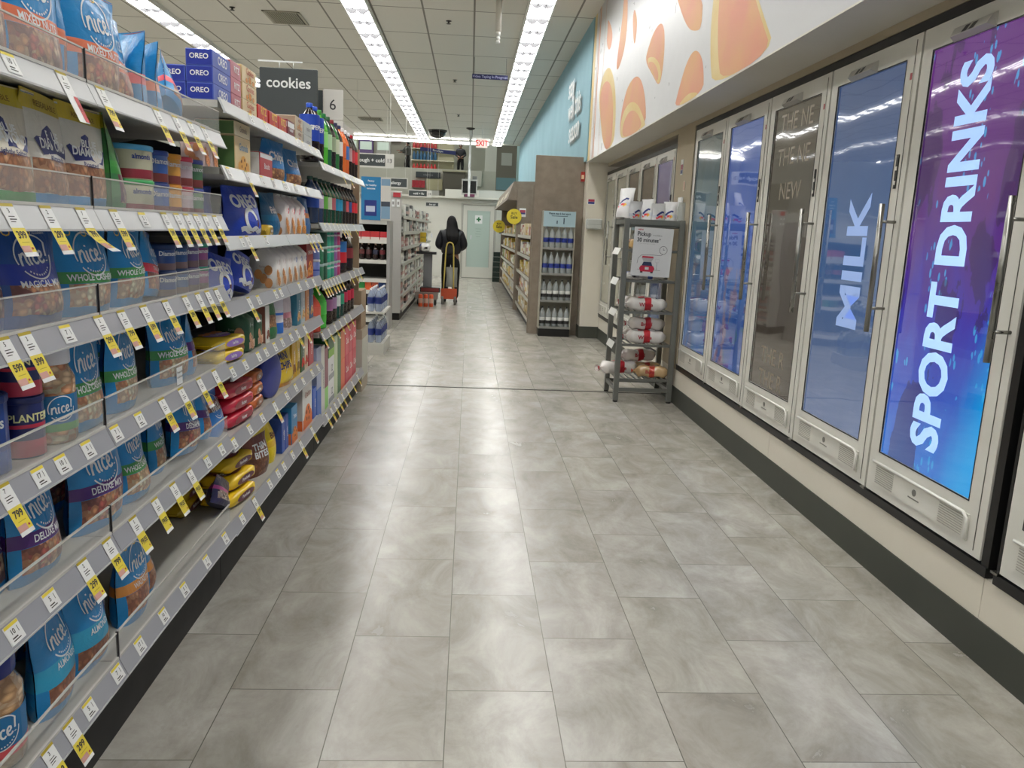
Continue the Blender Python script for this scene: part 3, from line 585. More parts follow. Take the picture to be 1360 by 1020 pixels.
def nuts(nt, uv, cols, sc=14):
    v = N(nt, 'TexVoronoi'); v.inputs['Scale'].default_value = sc; v.inputs['Randomness'].default_value = .9; nt.links.new(uv.outputs[0], v.inputs['Vector'])
    c = ramp(nt, v.outputs['Color'], [(i/len(cols), q) for i, q in enumerate(cols)], 'CONSTANT')
    return mix(nt, math_(nt, 'MINIMUM', math_(nt, 'MULTIPLY', math_(nt, 'POWER', v.outputs[0], 2.0), 2.2), .6), c, '#4b2c1c')
def pouch_mat(main, band, nut, top=None, win=(.10, .36), bottom=None, bandw=.13, dark=None):
    k = ('pouch', main, band, str(nut), top, win, bottom, bandw)
    if k in PK: return PK[k]
    m, nt, b, uv, sp = pmat('pouch_film', .32, .2)
    stops = [(0, bottom or main), (win[0], main), (win[1], band), (win[1]+bandw, main)]
    if top: stops.append((.84, top))
    c = ramp(nt, sp.outputs[1], stops, 'CONSTANT')
    if nut:
        n = N(nt, 'TexNoise'); n.inputs['Scale'].default_value = 3; nt.links.new(uv.outputs[0], n.inputs['Vector'])
        du = math_(nt, 'ABSOLUTE', math_(nt, 'SUBTRACT', sp.outputs[0], .5)); wv = math_(nt, 'ADD', sp.outputs[1], math_(nt, 'MULTIPLY', math_(nt, 'SUBTRACT', n.outputs[0], .5), .12))
        inw = math_(nt, 'MULTIPLY', math_(nt, 'MULTIPLY', math_(nt, 'LESS_THAN', du, .42), math_(nt, 'GREATER_THAN', wv, win[0])), math_(nt, 'LESS_THAN', sp.outputs[1], win[1]))
        c = mix(nt, inw, c, nuts(nt, uv, nut))
    n2 = N(nt, 'TexNoise'); n2.inputs['Scale'].default_value = 2.5; nt.links.new(uv.outputs[0], n2.inputs['Vector'])
    c = mix(nt, math_(nt, 'MULTIPLY', n2.outputs[0], .2), c, dark or '#0e4068')
    nt.links.new(c, b.inputs['Base Color']); crinkle(nt, b, uv, .22, 5); PK[k] = m; return m
STROKES = [[(0, 0), (.04, .3), (.1, .62)], [(.09, .42), (.2, .58), (.32, .62), (.39, .5), (.37, .2), (.43, .03), (.5, .05)], [(.64, .6), (.6, .3), (.61, .06), (.70, .03)], [(.66, .80), (.675, .88)],
           [(1.15, .52), (1.05, .62), (.93, .56), (.86, .4), (.85, .2), (.93, .04), (1.05, .02), (1.16, .12)], [(1.27, .28), (1.42, .32), (1.53, .42), (1.52, .56), (1.42, .63), (1.31, .52), (1.26, .32), (1.28, .12), (1.38, .02), (1.52, .05), (1.62, .14)],
           [(1.90, 1.02), (1.84, .65), (1.80, .30)], [(1.775, .10), (1.785, .03)]]
def nice_logo(b, fn, cx, cy, s, m, ring=True):
    """handwritten word inside an open circle; fn maps flat (x, y) onto the surface"""
    a = .10
    def g(x, y): X = (x-.93)*s; Y = (y-.38)*s; return fn(cx+X*cos(a)-Y*sin(a), cy+X*sin(a)+Y*cos(a))
    for st in STROKES:
        p = [st[0]]
        for q in st[1:]: p += [((p[-1][0]+q[0])/2, (p[-1][1]+q[1])/2), q]
        b.ribbon(p, .135, g, m)
    if ring:
        for a0, a1 in ((.18, 1.08), (1.18, 1.98)):
            pts = [(.93+1.16*cos(pi*(a0+(a1-a0)*i/18)), .38+1.16*sin(pi*(a0+(a1-a0)*i/18))) for i in range(19)]
            b.ribbon(pts, .085, g, m)
        for i in range(9): 
            t = pi*(1.25+.06*i); b.ribbon([(.93+.95*cos(t), .38+.95*sin(t)), (.93+.95*cos(t+.1), .38+.95*sin(t+.1))], .09, g, m)
def pouch(w, h, d, material, deco=None, key=None, seed=0):
    """stand-up pouch: front faces +X, width along Y"""
    k = ('p', key, w, h, d, seed)
    if key and k in PK: return PK[k]
    rnd = random.Random(seed+int(w*1000)); ph = [rnd.uniform(0, 6.28) for _ in range(5)]; lean = rnd.uniform(-.012, .012)
    def tk(v): 
        if v < .22: return .72+.28*sin(v/.22*pi/2)
        return max(.0, 1-((v-.22)/.76)**1.5)
    def surf(u, v, s=1):
        e = max(0, 1-abs(2*u-1)**2.4)**.62; x = s*(d/2*tk(min(v, .98))*e+.0012)
        x += s*.0035*sin(7*v+ph[0]+3*u)*e*(1-v*.4)+.006*sin(pi*v)*sin(3*u+ph[1])*(.5)+lean*v*v*1.2
        return (x, (u-.5)*w*(1-.05*sin(pi*min(1, v*1.1)))+.003*sin(9*v+ph[2]), v*h+.004*sin(3.1*u+ph[3])*v)
    b = MB(); b.grid(lambda u, v: surf(u, v, 1), 12, 16, 0); b.grid(lambda u, v: surf(u, v, -1), 12, 16, 1, flip=True)
    n = 12; bot = [surf(i/n, 0, 1) for i in range(n+1)]+[surf(i/n, 0, -1) for i in range(n, -1, -1)]; b.poly(bot[::-1], 1)
    fn = lambda y, z: (lambda p: (p[0]+.0016, p[1], p[2]))(surf(y/w+.5, min(1, max(0, z/h)), 1))
    if deco: deco(b, fn, w, h)
    b.box(lean*1.2-.0012, lean*1.2+.0015, -w*.49, w*.49, h-.006, h-.001, 1)
    me = b.mesh('pouch', [material, back_of(material), WHITE, mat('print_navy', '#1a2760', .4), mat('print_gold', '#c9a63e', .4), mat('print_brown', '#5d3420', .5), mat('print_red', '#c22a38', .4)])
    if key: PK[k] = me
    return me
def back_of(m):
    b = m.node_tree.nodes.get('Principled BSDF'); return m
def logo_deco(name, bandv=.425, sz=.020, extra=True):
    def f(b, fn, w, h):
        nice_logo(b, fn, 0, h*.69, w*.235, 2)
        if name: b.text(name, w*.115, lambda x, y: fn(x, h*bandv+y), 2, bold=.02, sx=.9)
        if extra:
            for i, x in enumerate((-.06, .0)): b.ribbon([(x*w/.2+.011*cos(t*pi/4), h*.925+.008*sin(t*pi/4)) for t in range(8)], .003, fn, 4, closed=True)
            b.text('resealable', w*.05, lambda x, y: fn(x+w*.18, h*.92+y), 2)
    return f
TEAL = '#177ab2'; NAVY = '#12306e'; DTEAL = '#0f4f7c'
CASH = ['#d9a070', '#e6b48a', '#cc8f62', '#efc9a0']; MIXN = ['#a8684a', '#c98f62', '#dcb088', '#84503c', '#b0584a']; ALM = ['#bd8458', '#a86c48', '#cf9a70', '#9a6244']
KIND = {
 'teal_orange': (pouch_mat(TEAL, '#e07048', MIXN), 'MIXED NUTS', 'teal nut pouch with orange band'),
 'teal_green': (pouch_mat(TEAL, '#3f8a3c', CASH), 'WHOLE CASHEWS', 'teal nut pouch with green band'),
 'teal_purple': (pouch_mat(TEAL, '#4a1d63', MIXN), 'DELUXE MIX', 'teal nut pouch with purple band'),
 'teal_red': (pouch_mat(TEAL, '#cf3440', MIXN), 'TRAIL MIX', 'teal nut pouch with red band'),
 'teal_teal': (pouch_mat(TEAL, '#2a93b5', ALM, bandw=.2, win=(.08, .28)), 'ALMONDS', 'teal nut pouch with turquoise band'),
 'teal_gold': (pouch_mat(TEAL, '#c9842e', ALM), 'WALNUTS', 'teal nut pouch with gold band'),
 'navy': (pouch_mat('#16458a', '#1c2f92', MIXN, win=(.12, .42), bandw=.2), 'MAGICAL MIX', 'blue nut pouch with navy band'),
 'cyan_green': (pouch_mat('#1673a6', '#3f8a3c', CASH), 'ENERGY MIX', 'blue nut pouch with green label'),
}
CNT = {}; MADE = []
def put(level, y, me_or_fn, name, desc, cat, group, x=None, rz=0, dz=0, tilt=(0, 0), back=0, z=None):
    """place an article on a shelf; front edge near the shelf lip"""
    zz = (LV[level[0]][int(level[1:])-1]-.0075) if z is None else z
    MADE.append((level, y, name, desc, cat, group, me_or_fn, (FX-.075-back if x is None else x, y, zz+dz), (tilt[0], tilt[1], rz)))
def P(level, y, kind, w=.20, h=.235, d=.085, rz=0, back=0, tilt=(0, 0), seed=0):
    m, nm, desc = KIND[kind]
    me = pouch(w, h, d, m, logo_deco(nm), key=kind, seed=seed); put(level, y, me, 'nut_pouch', desc, 'nut pouch', 'nut pouches on the near shelves', rz=rz, back=back, tilt=tilt)
R1 = -.12
# top nut shelf
P('A1', 1.52, 'teal_orange', rz=-.1); P('A1', 1.715, 'teal_orange', rz=-.15, seed=1); P('A1', 1.875, 'teal_orange', w=.18, rz=.75, back=.05, seed=2); P('A1', 1.99, 'teal_orange', w=.2, rz=-.12, seed=3)
P('A1', 2.15, 'teal_orange', w=.17, h=.225, rz=.12, seed=4, back=.02); P('A1', 2.27, 'teal_red', w=.17, h=.21, rz=.95, seed=5, back=.03); P('A1', 2.38, 'teal_orange', w=.16, h=.2, rz=.9, seed=6, back=.04); P('A1', 2.52, 'teal_red', w=.17, h=.16, rz=.3, seed=7, tilt=(-.5, 0), back=.02)
# third nut shelf
P('A3', 1.50, 'navy', rz=-.1, back=.03); P('A3', 1.655, 'navy', w=.19, h=.24, rz=-.1, seed=1); P('A3', 1.775, 'navy', w=.17, h=.22, rz=.35, seed=2, back=.03); P('A3', 1.885, 'teal_green', w=.2, h=.225, rz=-.1, seed=3)
P('A3', 2.01, 'cyan_green', w=.16, rz=.3, seed=4, back=.03); P('A3', 2.10, 'teal_green', w=.17, h=.215, rz=-.05, seed=5); P('A3', 2.235, 'teal_red', w=.16, h=.21, rz=.25, seed=6, tilt=(-.12, 0))
# fourth nut shelf
P('A4', 1.835, 'teal_green', w=.2, h=.225, rz=0, seed=1); P('A4', 1.93, 'teal_green', w=.17, h=.22, rz=.7, seed=2, back=.05); P('A4', 2.04, 'teal_green', w=.18, h=.215, rz=.1, seed=3); P('A4', 2.165, 'teal_green', w=.17, rz=.65, seed=4, back=.05, h=.21)
P('A4', 2.385, 'teal_green', w=.2, h=.215, rz=-.12, seed=5); P('A4', 2.56, 'teal_purple', w=.17, h=.21, rz=.5, seed=6, back=.02)
# fifth nut shelf
P('A5', 1.475, 'teal_purple', w=.2, h=.225, rz=-.15); P('A5', 1.60, 'teal_purple', w=.18, h=.22, rz=.0, seed=1); P('A5', 1.70, 'teal_purple', w=.17, h=.22, rz=.45, seed=2, back=.03); P('A5', 1.885, 'teal_purple', w=.2, h=.225, rz=-.15, seed=3)
P('A5', 2.085, 'teal_green', w=.17, h=.215, rz=-.0, seed=4); P('A5', 2.225, 'cyan_green', w=.17, h=.2, rz=.6, seed=5, back=.06); P('A5', 2.335, 'teal_green', w=.17, h=.205, rz=.3, seed=6, back=.03); P('A5', 2.475, 'teal_purple', w=.2, h=.205, rz=-.0, seed=7, tilt=(-.12, 0)); P('A5', 2.62, 'teal_purple', w=.17, h=.2, rz=.3, seed=8, tilt=(-.2, 0))
# bottom nut shelf
P('A6', 1.64, 'teal_teal', w=.18, h=.225, rz=.15); P('A6', 1.56, 'teal_teal', w=.18, h=.22, rz=.5, seed=5, back=.13); P('A6', 1.79, 'teal_teal', w=.18, h=.24, rz=-.0, seed=1); P('A6', 1.915, 'teal_purple', w=.17, h=.235, rz=.6, seed=2, back=.04); P('A6', 2.045, 'teal_gold', w=.18, h=.225, rz=.05, seed=3); P('A6', 2.185, 'teal_gold', w=.17, h=.215, rz=.45, seed=4, back=.03)
for l_, ys, kd in (('A2', (1.50, 1.68, 1.83), 'teal_teal'), ('A3', (1.58, 1.80, 2.0), 'navy'), ('A4', (1.75, 1.95, 2.12, 2.30), 'teal_green'), ('A5', (1.55, 1.77, 2.0, 2.4), 'teal_purple'), ('A6', (1.70, 1.88), 'teal_teal')):
    for i_, y_ in enumerate(ys): P(l_, y_, kd, w=.19, h=.215, rz=.1*(-1)**i_, back=.16, seed=20+i_)
# blue diamond pouches, second shelf
def bd_deco(flavour):
    def f(b, fn, w, h):
        b.add([fn(-w*.38, h*.60), fn(-w*.05, h*.74), fn(w*.38, h*.60), fn(w*.28, h*.47), fn(0, h*.50), fn(-w*.28, h*.47)], [(0, 5, 4, 3, 2, 1)], 3)
        b.text('BLUE', w*.13, lambda x, y: fn(x, h*.645+y), 2, bold=.03); b.text('DIAMOND', w*.15, lambda x, y: fn(x, h*.565+y), 2, bold=.03, sx=.85); b.text(flavour, w*.09, lambda x, y: fn(x, h*.50+y-.012), 3, bold=.01)
        b.text('RESEALABLE', w*.09, lambda x, y: fn(x, h*.90+y), 5)
    return f
BDM = [pouch_mat('#b9b4a4', '#c9c2b2', ALM, top='#b3a224', win=(.14, .44), bottom='#2f9a3e', dark='#8a8474'), pouch_mat('#b8b7ac', '#cfcac0', ALM, top='#b7a32c', win=(.14, .44), bottom='#2f86c0', dark='#8a8474'), pouch_mat('#3f7a44', '#3f8a3c', ['#6a3a6a', '#c7a89a', '#8e3a5a'], top='#a8a828', win=(.1, .4), dark='#1e4a28')]
for i, (y, mi, w_, rz, fl, t) in enumerate(((1.46, 0, .18, -.1, 'Almonds', 'leftmost'), (1.585, 0, .18, -.15, 'Lightly Salted', ''), (1.76, 1, .2, .1, 'Almonds', ''), (1.90, 1, .18, -.1, 'Roasted', ''), (2.045, 2, .16, .5, 'Trail', ''))):
    me = pouch(w_, .245, .08, BDM[mi], bd_deco(fl), seed=i); put('A2', y, me, 'nut_pouch', ('clear almond pouch with yellow top', 'clear almond pouch with yellow top', 'green snack pouch with yellow top')[mi], 'nut pouch', 'nut pouches on the near shelves', rz=rz)

# round containers
def can_fn(r, h, col, lidc, txt=None, sz=.03, band=None, pic=None, body_rough=.3, lidname='lid', tcol=0):
    key = ('can', r, h, col, lidc, txt, band, pic)
    if key not in PK:
        m = mat('can_print', col, body_rough, coat=.3); b = MB(); prof = [(r-.002, .0), (r, .003), (r, h*.30), (r, h*.55), (r, h-.014), (r-.002, h-.012)]
        b.lathe(prof, 20, mats=[0, 1 if pic else 0, 0, 0, 0, 0])
        cyl = lambda q: (lambda a, z: ((r+.0012)*cos(a/r-.55), (r+.0012)*sin(a/r-.55), q+z))
        if txt:
            b.text(txt, sz, cyl(h*.66), 2, bold=.025, sx=.9)
            b.text(txt, sz, (lambda a, z: ((r+.0012)*cos(a/r+1.2), (r+.0012)*sin(a/r+1.2), h*.66+z)), 2, bold=.025, sx=.9)
        if band: b.lathe([(r+.0006, h*.50), (r+.0006, h*.56)], 20, 3, cap=False)
        bm = b.mesh('can_body', [m, mat('print_pic', pic or '#c98f63', .4), WHITE if not tcol else mat('can_ink', tcol, .4), mat('print_band', band or '#ffffff', .4)])
        l = MB().lathe([(r+.001, h-.014), (r+.0025, h-.012), (r+.0025, h-.002), (r, h), (r-.004, h), (r-.005, h-.003)], 20).mesh('lid', [mat('can_lid', lidc, .35)])
        PK[key] = (bm, l)
    bm, l = PK[key]
    return [('can_body', bm, None), (lidname, l, None)]
def C(level, y, desc, r, h, col, lidc, txt=None, sz=.022, dz=0, back=0, cat='can', rz=0, **k):
    put(level, y, can_fn(r, h, col, lidc, txt, sz, **k), 'snack_can' if cat == 'can' else cat, desc, cat, 'cans and tubs of nuts', dz=dz, rz=rz, back=back+(0 if r < .05 else .01))
for t in (0, 1):
    h = .088
    C('A2', 2.19, 'wide cream nut tub, %s tier' % ('lower' if not t else 'upper'), .062, h, '#b3b095', '#3f9a58' if not t else '#4f9cc8', 'almonds', .018, dz=h*t, cat='tub', pic='#8e2f3a', tcol='#223a80')
    for i, (yy, c, l, nm) in enumerate(((2.335, '#3a5c9c', '#2a3f80', 'blue'), (2.435, '#c9913a', '#c98a2a', 'orange'), (2.535, '#b9a8ae', '#b4384c', 'red'), (2.63, '#47704e', '#3a4a90', 'green'))):
        C('A2', yy, '%s almond can, %s tier' % (nm, 'lower' if not t else 'upper'), .040, h, c, l, 'Diamond', .02, dz=h*t, pic='#7a3a34')
for t in (0, 1):
    for i, (yy, c, l, nm) in enumerate(((2.36, '#27477e', '#22365e', 'blue'), (2.46, '#2c5080', '#22365e', 'blue'), (2.56, '#5a4a78', '#6a6a80', 'violet'), (2.65, '#8a4a78', '#2f8a70', 'pink'))):
        C('A3', yy, '%s snack tin, %s tier' % (nm, 'lower' if not t else 'upper'), .042, .075, c, l, 'Diamond', .018, dz=.075*t, pic='#6e5a5a')
C('A4', 1.475, 'dark blue round nut can', .05, .15, '#173a80', '#14306c', 'nuts', .03, pic='#1c4a9a')
for t in (0, 1): C('A4', 1.60, 'peanut can with red band, %s one' % ('lower' if not t else 'upper'), .042, .125, '#1c2455', '#1c2455', 'PLANTERS', .022, dz=.125*t, pic='#a8324a', band='#b03048', tcol='#e0cf9a')
# jars
def jar(r, h, lidc, labc, labtop, content, name):
    key = ('jar', r, h, lidc)
    if key not in PK:
        m, nt, b_, uv, sp = pmat('jar_content', .15, .6); nt.links.new(nuts(nt, uv, content, 13), b_.inputs['Base Color']); crinkle(nt, b_, uv, .3, 9)
        body = MB().lathe([(r*.92, 0), (r, .008), (r, h*.12), (r*1.0, h*.36), (r*.985, h*.38), (r, h*.42), (r, h*.56), (r, h*.68), (r*.8, h*.8), (r*.78, h*.84)], 24).mesh('jar_body', [m])
        lb = MB().lathe([(r+.0012, h*.14), (r+.0012, h*.22), (r+.0012, h*.52)], 24, mats=[1, 0], cap=False)
        nice_logo(lb, lambda x, y: ((r+.0022)*cos(x/r-.62), (r+.0022)*sin(x/r-.62), h*.38+y), 0, 0, r*.42, 2)
        lbm = lb.mesh('jar_label', [mat('jar_label', labc, .35), mat('jar_label_low', labtop, .35), WHITE])
        ld = MB().lathe([(r*.84, h*.83), (r*.86, h*.84), (r*.86, h*.985), (r*.83, h), (.002, h)], 24).mesh('lid', [mat('jar_lid', lidc, .35)])
        PK[key] = (body, lbm, ld)
    a, c, d_ = PK[key]; return [('jar_body', a, None), ('label', c, None), ('lid', d_, None)]
put('A4', 1.715, jar(.055, .205, '#c9c9cc', '#14608f', '#3f8a3c', CASH, ''), 'nut_jar', 'nut jar with white lid', 'jar', 'jars of nuts', x=FX-.08)
put('A6', 1.435, jar(.072, .225, '#16246e', '#14608f', '#c04a4e', ['#c9a983', '#bb9468', '#d6bb96'], ''), 'nut_jar', 'peanut jar with dark blue lid', 'jar', 'jars of nuts', x=FX-.10)
# ---- boxes, cookie bags, flat packs, bottles
def box_item(w, d, h, front, side=None, top=None, txt=None, tsz=.03, tcol='#f0f0ee', pic=None, pic2=None, band=None, endtxt=None, vert=False, key=None):
    """box centred on y=0, front face at x=0 looking +X, depth toward -X"""
    k = ('box', w, d, h, front, side, txt, pic, pic2, band, endtxt, vert)
    if k in PK: return PK[k]
    b = MB(); b.box(-d, 0, -w/2, w/2, 0, h, 0, bev=.0015)
    e = .0009
    if side: b.poly([(-d+.003, -w/2-e, .003), (-.003, -w/2-e, .003), (-.003, -w/2-e, h-.003), (-d+.003, -w/2-e, h-.003)], 1)
    if top: b.poly([(-.003, -w/2+.003, h+e), (-.003, w/2-.003, h+e), (-d+.003, w/2-.003, h+e), (-d+.003, -w/2+.003, h+e)], 2)
    fx = lambda dx: onX(e+dx, 0, 0)
    if band: z0, z1 = band[0]*h, band[1]*h; b.poly([(e, -w/2+.002, z0), (e, w/2-.002, z0), (e, w/2-.002, z1), (e, -w/2+.002, z1)], 5); b.poly([(-d+.003, -w/2-2*e, z0), (-.003, -w/2-2*e, z0), (-.003, -w/2-2*e, z1), (-d+.003, -w/2-2*e, z1)], 5)
    if pic:
        for (cx, cz, r) in ((0, .28, .30), (-.22, .18, .2), (.24, .2, .2)):
            q = min(w, h)*r; b.poly([(e*2+.0001*r, cx*w+q*cos(a*pi/7), cz*h+q*.75*sin(a*pi/7)) for a in range(14)], 3)
        for i in range(5):
            q = min(w, h)*.05; a0 = i*1.3; b.poly([(e*3, .12*w*cos(a0)*1.5+q*cos(a*pi/4), .28*h+.12*h*sin(a0)+q*sin(a*pi/4)) for a in range(8)], 6)
    if txt:
        if vert: b.text(txt, tsz, lambda x, y: (e*3, -y, h*.5+x), 4, bold=.02)
        else: b.text(txt, tsz, onX(e*3, 0, h*(.72 if pic else .5)), 4, bold=.02)
    if endtxt: b.text(endtxt, min(d*.26, h*.5), onYm(-w/2-e*3, -d/2, h*.55), 4, bold=.02)
    m = [mat('carton', front, .38, coat=.1), mat('carton_side', side or front, .4), mat('carton_top', top or front, .4), mat('food_photo', pic or '#c98f4f', .5), mat('carton_ink', tcol, .45), mat('carton_band', pic2 or '#ffffff', .4), mat('food_dark', '#5d3420', .5)]
    me = b.mesh('box', m); PK[k] = me; return me
def gable(w, d, h, body, photo, oval, low=None, txt=None, key=''):
    """cookie bag with a pinched folded top; front at x=0"""
    k = ('gable', w, d, h, body, photo, oval, low, txt)
    if k in PK: return PK[k]
    zs = h*.72; b = MB()
    def side(u): 
        return u
    L = [(-d, -w/2), (-d/2, -w/2+.006), (0, -w/2), (.003, -w/4), (.004, 0), (.003, w/4), (0, w/2), (-d/2, w/2-.006), (-d, w/2), (-d-.003, 0)]
    vs = []; n = len(L)
    for z, kx, ky in ((0, .94, .96), (h*.04, 1, 1), (h*.3, 1.03, 1.02), (zs, 1, 1), (h*.88, .45, .95), (h*.93, .16, .92), (h*.99, .10, .92)):
        for x, y in L: vs.append((-d/2+(x+d/2)*kx+.002*sin(z*60+y*40), y*ky, z))
    fs = [(r*n+i, r*n+(i+1) % n, (r+1)*n+(i+1) % n, (r+1)*n+i) for r in range(6) for i in range(n)]
    b.add(vs, fs, 0, smooth=True); b.poly([vs[i] for i in range(n-1, -1, -1)]); b.poly([vs[6*n+i] for i in range(n)])
    b.box(-d/2-.012, -d/2+.012, -w*.30, w*.30, h*.95, h*.975, 4)
    e = .0052
    for i in range(4):
        q = d*.2; b.poly([(-d*(.25+.2*(i % 3))+q*.8*cos(a*pi/6), -w/2-.003-.0004*i, h*(.12+.1*i)+q*sin(a*pi/6)) for a in range(12)], 1)
    if low: b.poly([(e, -w/2+.006, .012), (e, w/2-.006, .012), (e, w/2-.006, h*.26), (e, -w/2+.006, h*.22)], 3)
    rnd = random.Random(3)
    for i in range(5):
        cy, cz = rnd.uniform(-.3, .3)*w, rnd.uniform(.12, .38)*h; q = w*.2
        b.poly([(e*1.1+i*.0004, cy+q*cos(a*pi/6)*.8, cz+q*sin(a*pi/6)) for a in range(12)], 1)
        for j in range(3): b.poly([(e*1.1+i*.0004+.0003, cy+q*.45*cos(j*2.1)+q*.13*cos(a*pi/3), cz+q*.5*sin(j*2.1)+q*.13*sin(a*pi/3)) for a in range(6)], 5)
    b.poly([(e, w*.26*cos(a*pi/8), h*.60+w*.15*sin(a*pi/8)) for a in range(16)], 2)
    if txt: b.text(txt, w*.13, onX(e+.0006, 0, h*.60), 6, bold=.02); b.text(txt, w*.13, onYm(-w/2-.003, -d/2, h*.5), 2, bold=.02)
    m = [mat('bag_paper', body, .42, coat=.15), mat('cookie_photo', photo, .5), mat('oval_print', oval, .4), mat('bag_low', low or body, .4), mat('tin_tie', '#d9d6cc', .4), mat('food_dark', '#5d3420', .5), WHITE]
    me = b.mesh('cookie_bag', m); PK[k] = me; return me
def flatpack(L, d, h, body, label, txt, tcol='#f4efe6', key='', photo='#a8703c'):
    """crimped biscuit pack lying along Y; long side towards the aisle"""
    k = ('flat', L, d, h, body, label, txt)
    if k in PK: return PK[k]
    b = MB(); n = 12
    def prof(t): return max(.02, 1-abs(2*t-1)**8)
    def srf(u, v):
        a = 2*pi*v; k_ = prof(u); cx = cos(a); cz = sin(a); sx = (abs(cx)**.45)*(1 if cx > 0 else -1); sz = (abs(cz)**.45)*(1 if cz > 0 else -1)
        return (-d/2+d/2*sx*(.55+.45*k_), -L/2+L*u+.002*sin(9*a), h/2+h/2*sz*k_+.0015*sin(14*u+3*a))
    b.grid(srf, 14, 20, 0)
    for s_ in (-1, 1): b.box(-d*.8, -d*.2, s_*L/2-.012, s_*L/2+.012, h/2-.002, h/2+.002, 0)
    b.poly([(.0014, L*.30*cos(a*pi/8), h/2+h*.30*sin(a*pi/8)) for a in range(16)], 1)
    b.poly([(-d/2+d*.34*sin(a*pi/8), -L*.05+L*.30*cos(a*pi/8), h+.0035) for a in range(16)][::-1], 2)
    b.text(txt, h*.36, onX(.0022, 0, h/2), 3, bold=.03); b.text(txt, d*.28, lambda x, y: (-d*.42-y, x, h+.0045), 3, bold=.03)
    for i in range(3): b.poly([(-d*.72+.02*cos(a*pi/5), (i-1)*L*.2+.025*sin(a*pi/5), h+.004) for a in range(10)], 4)
    m = [mat('pack_film', body, .25, coat=.4), mat('pack_label', label, .35), mat('pack_panel', label, .35), mat('pack_ink', tcol, .4), mat('cookie_photo', photo, .5)]
    me = b.mesh('biscuit_pack', m); PK[k] = me; return me
def bottle(r, h, liquid, label, cap, txt=None, lab2=None, hoop=False, clear=False, z0=.34, z1=.62, key='', tcol=None):
    k = ('bottle', r, h, liquid, label, cap, txt, lab2, clear)
    if k not in PK:
        prof = [(r*.72, 0), (r*.95, .006), (r, h*.05), (r*.96, h*.14), (r, h*.22), (r, h*.34), (r*.97, h*.48), (r, h*.62), (r*.9, h*.70), (r*.62, h*.80), (r*.36, h*.88), (r*.28, h*.92), (r*.28, h*.95)]
        bm = MB().lathe(prof, 18).mesh('bottle_body', [mat('bottle_clear' if clear else 'bottle_liquid', liquid, .08, coat=.5, alpha=.45 if clear else 1)])
        lb = MB().lathe([(r+.001, h*z0), (r+.0005, h*(z0+z1)/2), (r+.001, h*z1)], 18, mats=[1, 0], cap=False)
        if txt: 
            for a0 in (-.45, .9, -1.6): lb.text(txt, r*.62, (lambda x, y, a0=a0: ((r+.0018)*cos(x/r+a0), (r+.0018)*sin(x/r+a0), h*(z0+z1)/2+y)), 2, bold=.02)
        if txt == '': 
            pass
        lm = lb.mesh('label', [mat('bottle_label', label, .35), mat('bottle_label_low', lab2 or label, .35), mat('label_ink', tcol or '#f2f2f0', .4)])
        cp = MB().lathe([(r*.33, h*.925), (r*.34, h*.93), (r*.34, h*.985), (r*.30, h)], 14).mesh('cap', [mat('cap', cap, .35)])
        PK[k] = (bm, lm, cp)
    a, c, d_ = PK[k]; out = [('bottle_body', a, None), ('label', c, None), ('cap', d_, None)]
    return out
GB = 'boxes on the cookie shelves'; GC = 'bags of cookies on the shelves'; GF = 'flat biscuit packs'
# top cookie shelf: stacked boxes
ob = box_item(.19, .085, .051, '#4a5ca8', '#1a2a86', '#2436a0', 'OREO', .036, '#e9ecf6', endtxt='OREO')
for tier, cols in ((0, 3), (1, 2), (2, 1)):
    for c in range(cols):
        put('B1', 2.815, ob, 'cookie_box', 'navy cookie box, %s tier, %s' % (('lower', 'middle', 'upper')[tier], ('aisle side', 'second row back', 'third row back')[c]), 'box', GB, x=FX-.02-.088*c, dz=.0515*tier)
rb = box_item(.12, .12, .054, '#b06a74', '#a03a48', '#a8404c', 'RITZ', .03, endtxt='RITZ')
for t in range(3): put('B1', 2.975, rb, 'cookie_box', 'red cracker box, %s tier' % ('lower', 'middle', 'upper')[t], 'box', GB, x=FX-.02, dz=.0545*t)
eb = box_item(.19, .12, .058, '#c9b58c', '#b99c64', '#c4a56c', 'Cookies', .03, '#a8503a', pic='#c98a4f')
for t in range(3): put('B1', 3.15, eb, 'cookie_box', 'beige cookie box, %s tier' % ('lower', 'middle', 'upper')[t], 'box', GB, x=FX-.02, dz=.0585*t)
for i, y in enumerate((3.38, 3.56, 3.72)): put('B1', y, box_item(.15, .11, .075, '#b5302c', '#8a2020', '#a82a26', 'RITZ', .04, '#e8b84a', pic='#c9622c'), 'cracker_box', 'red and orange cracker box', 'box', GB, x=FX-.03)
put('B1', 3.885, box_item(.14, .12, .085, '#6a1420', '#7a1824', '#8a2028', 'Keebler', .024, '#e8e4e0', band=(.62, .9), pic2='#e0dcd4'), 'cracker_box', 'maroon cracker box with white band', 'box', GB, x=FX-.03)
for t in (0, 1):
    put('B1', 4.07, box_item(.16, .12, .062, '#b3a48e', '#8f7c68', '#c4b8a4', 'wafers', .028, '#7a4a3a', pic='#b98a5f'), 'cracker_box', 'beige wafer box, %s tier' % ('lower', 'upper')[t], 'box', GB, x=FX-.03, dz=.063*t)
    put('B1', 4.28, box_item(.20, .12, .062, '#a9aaa6', '#8f8f8c', '#b8b8b4', 'crackers', .028, '#6a6a70'), 'cracker_box', 'grey cracker box, %s tier' % ('lower', 'upper')[t], 'box', GB, x=FX-.03, dz=.063*t)
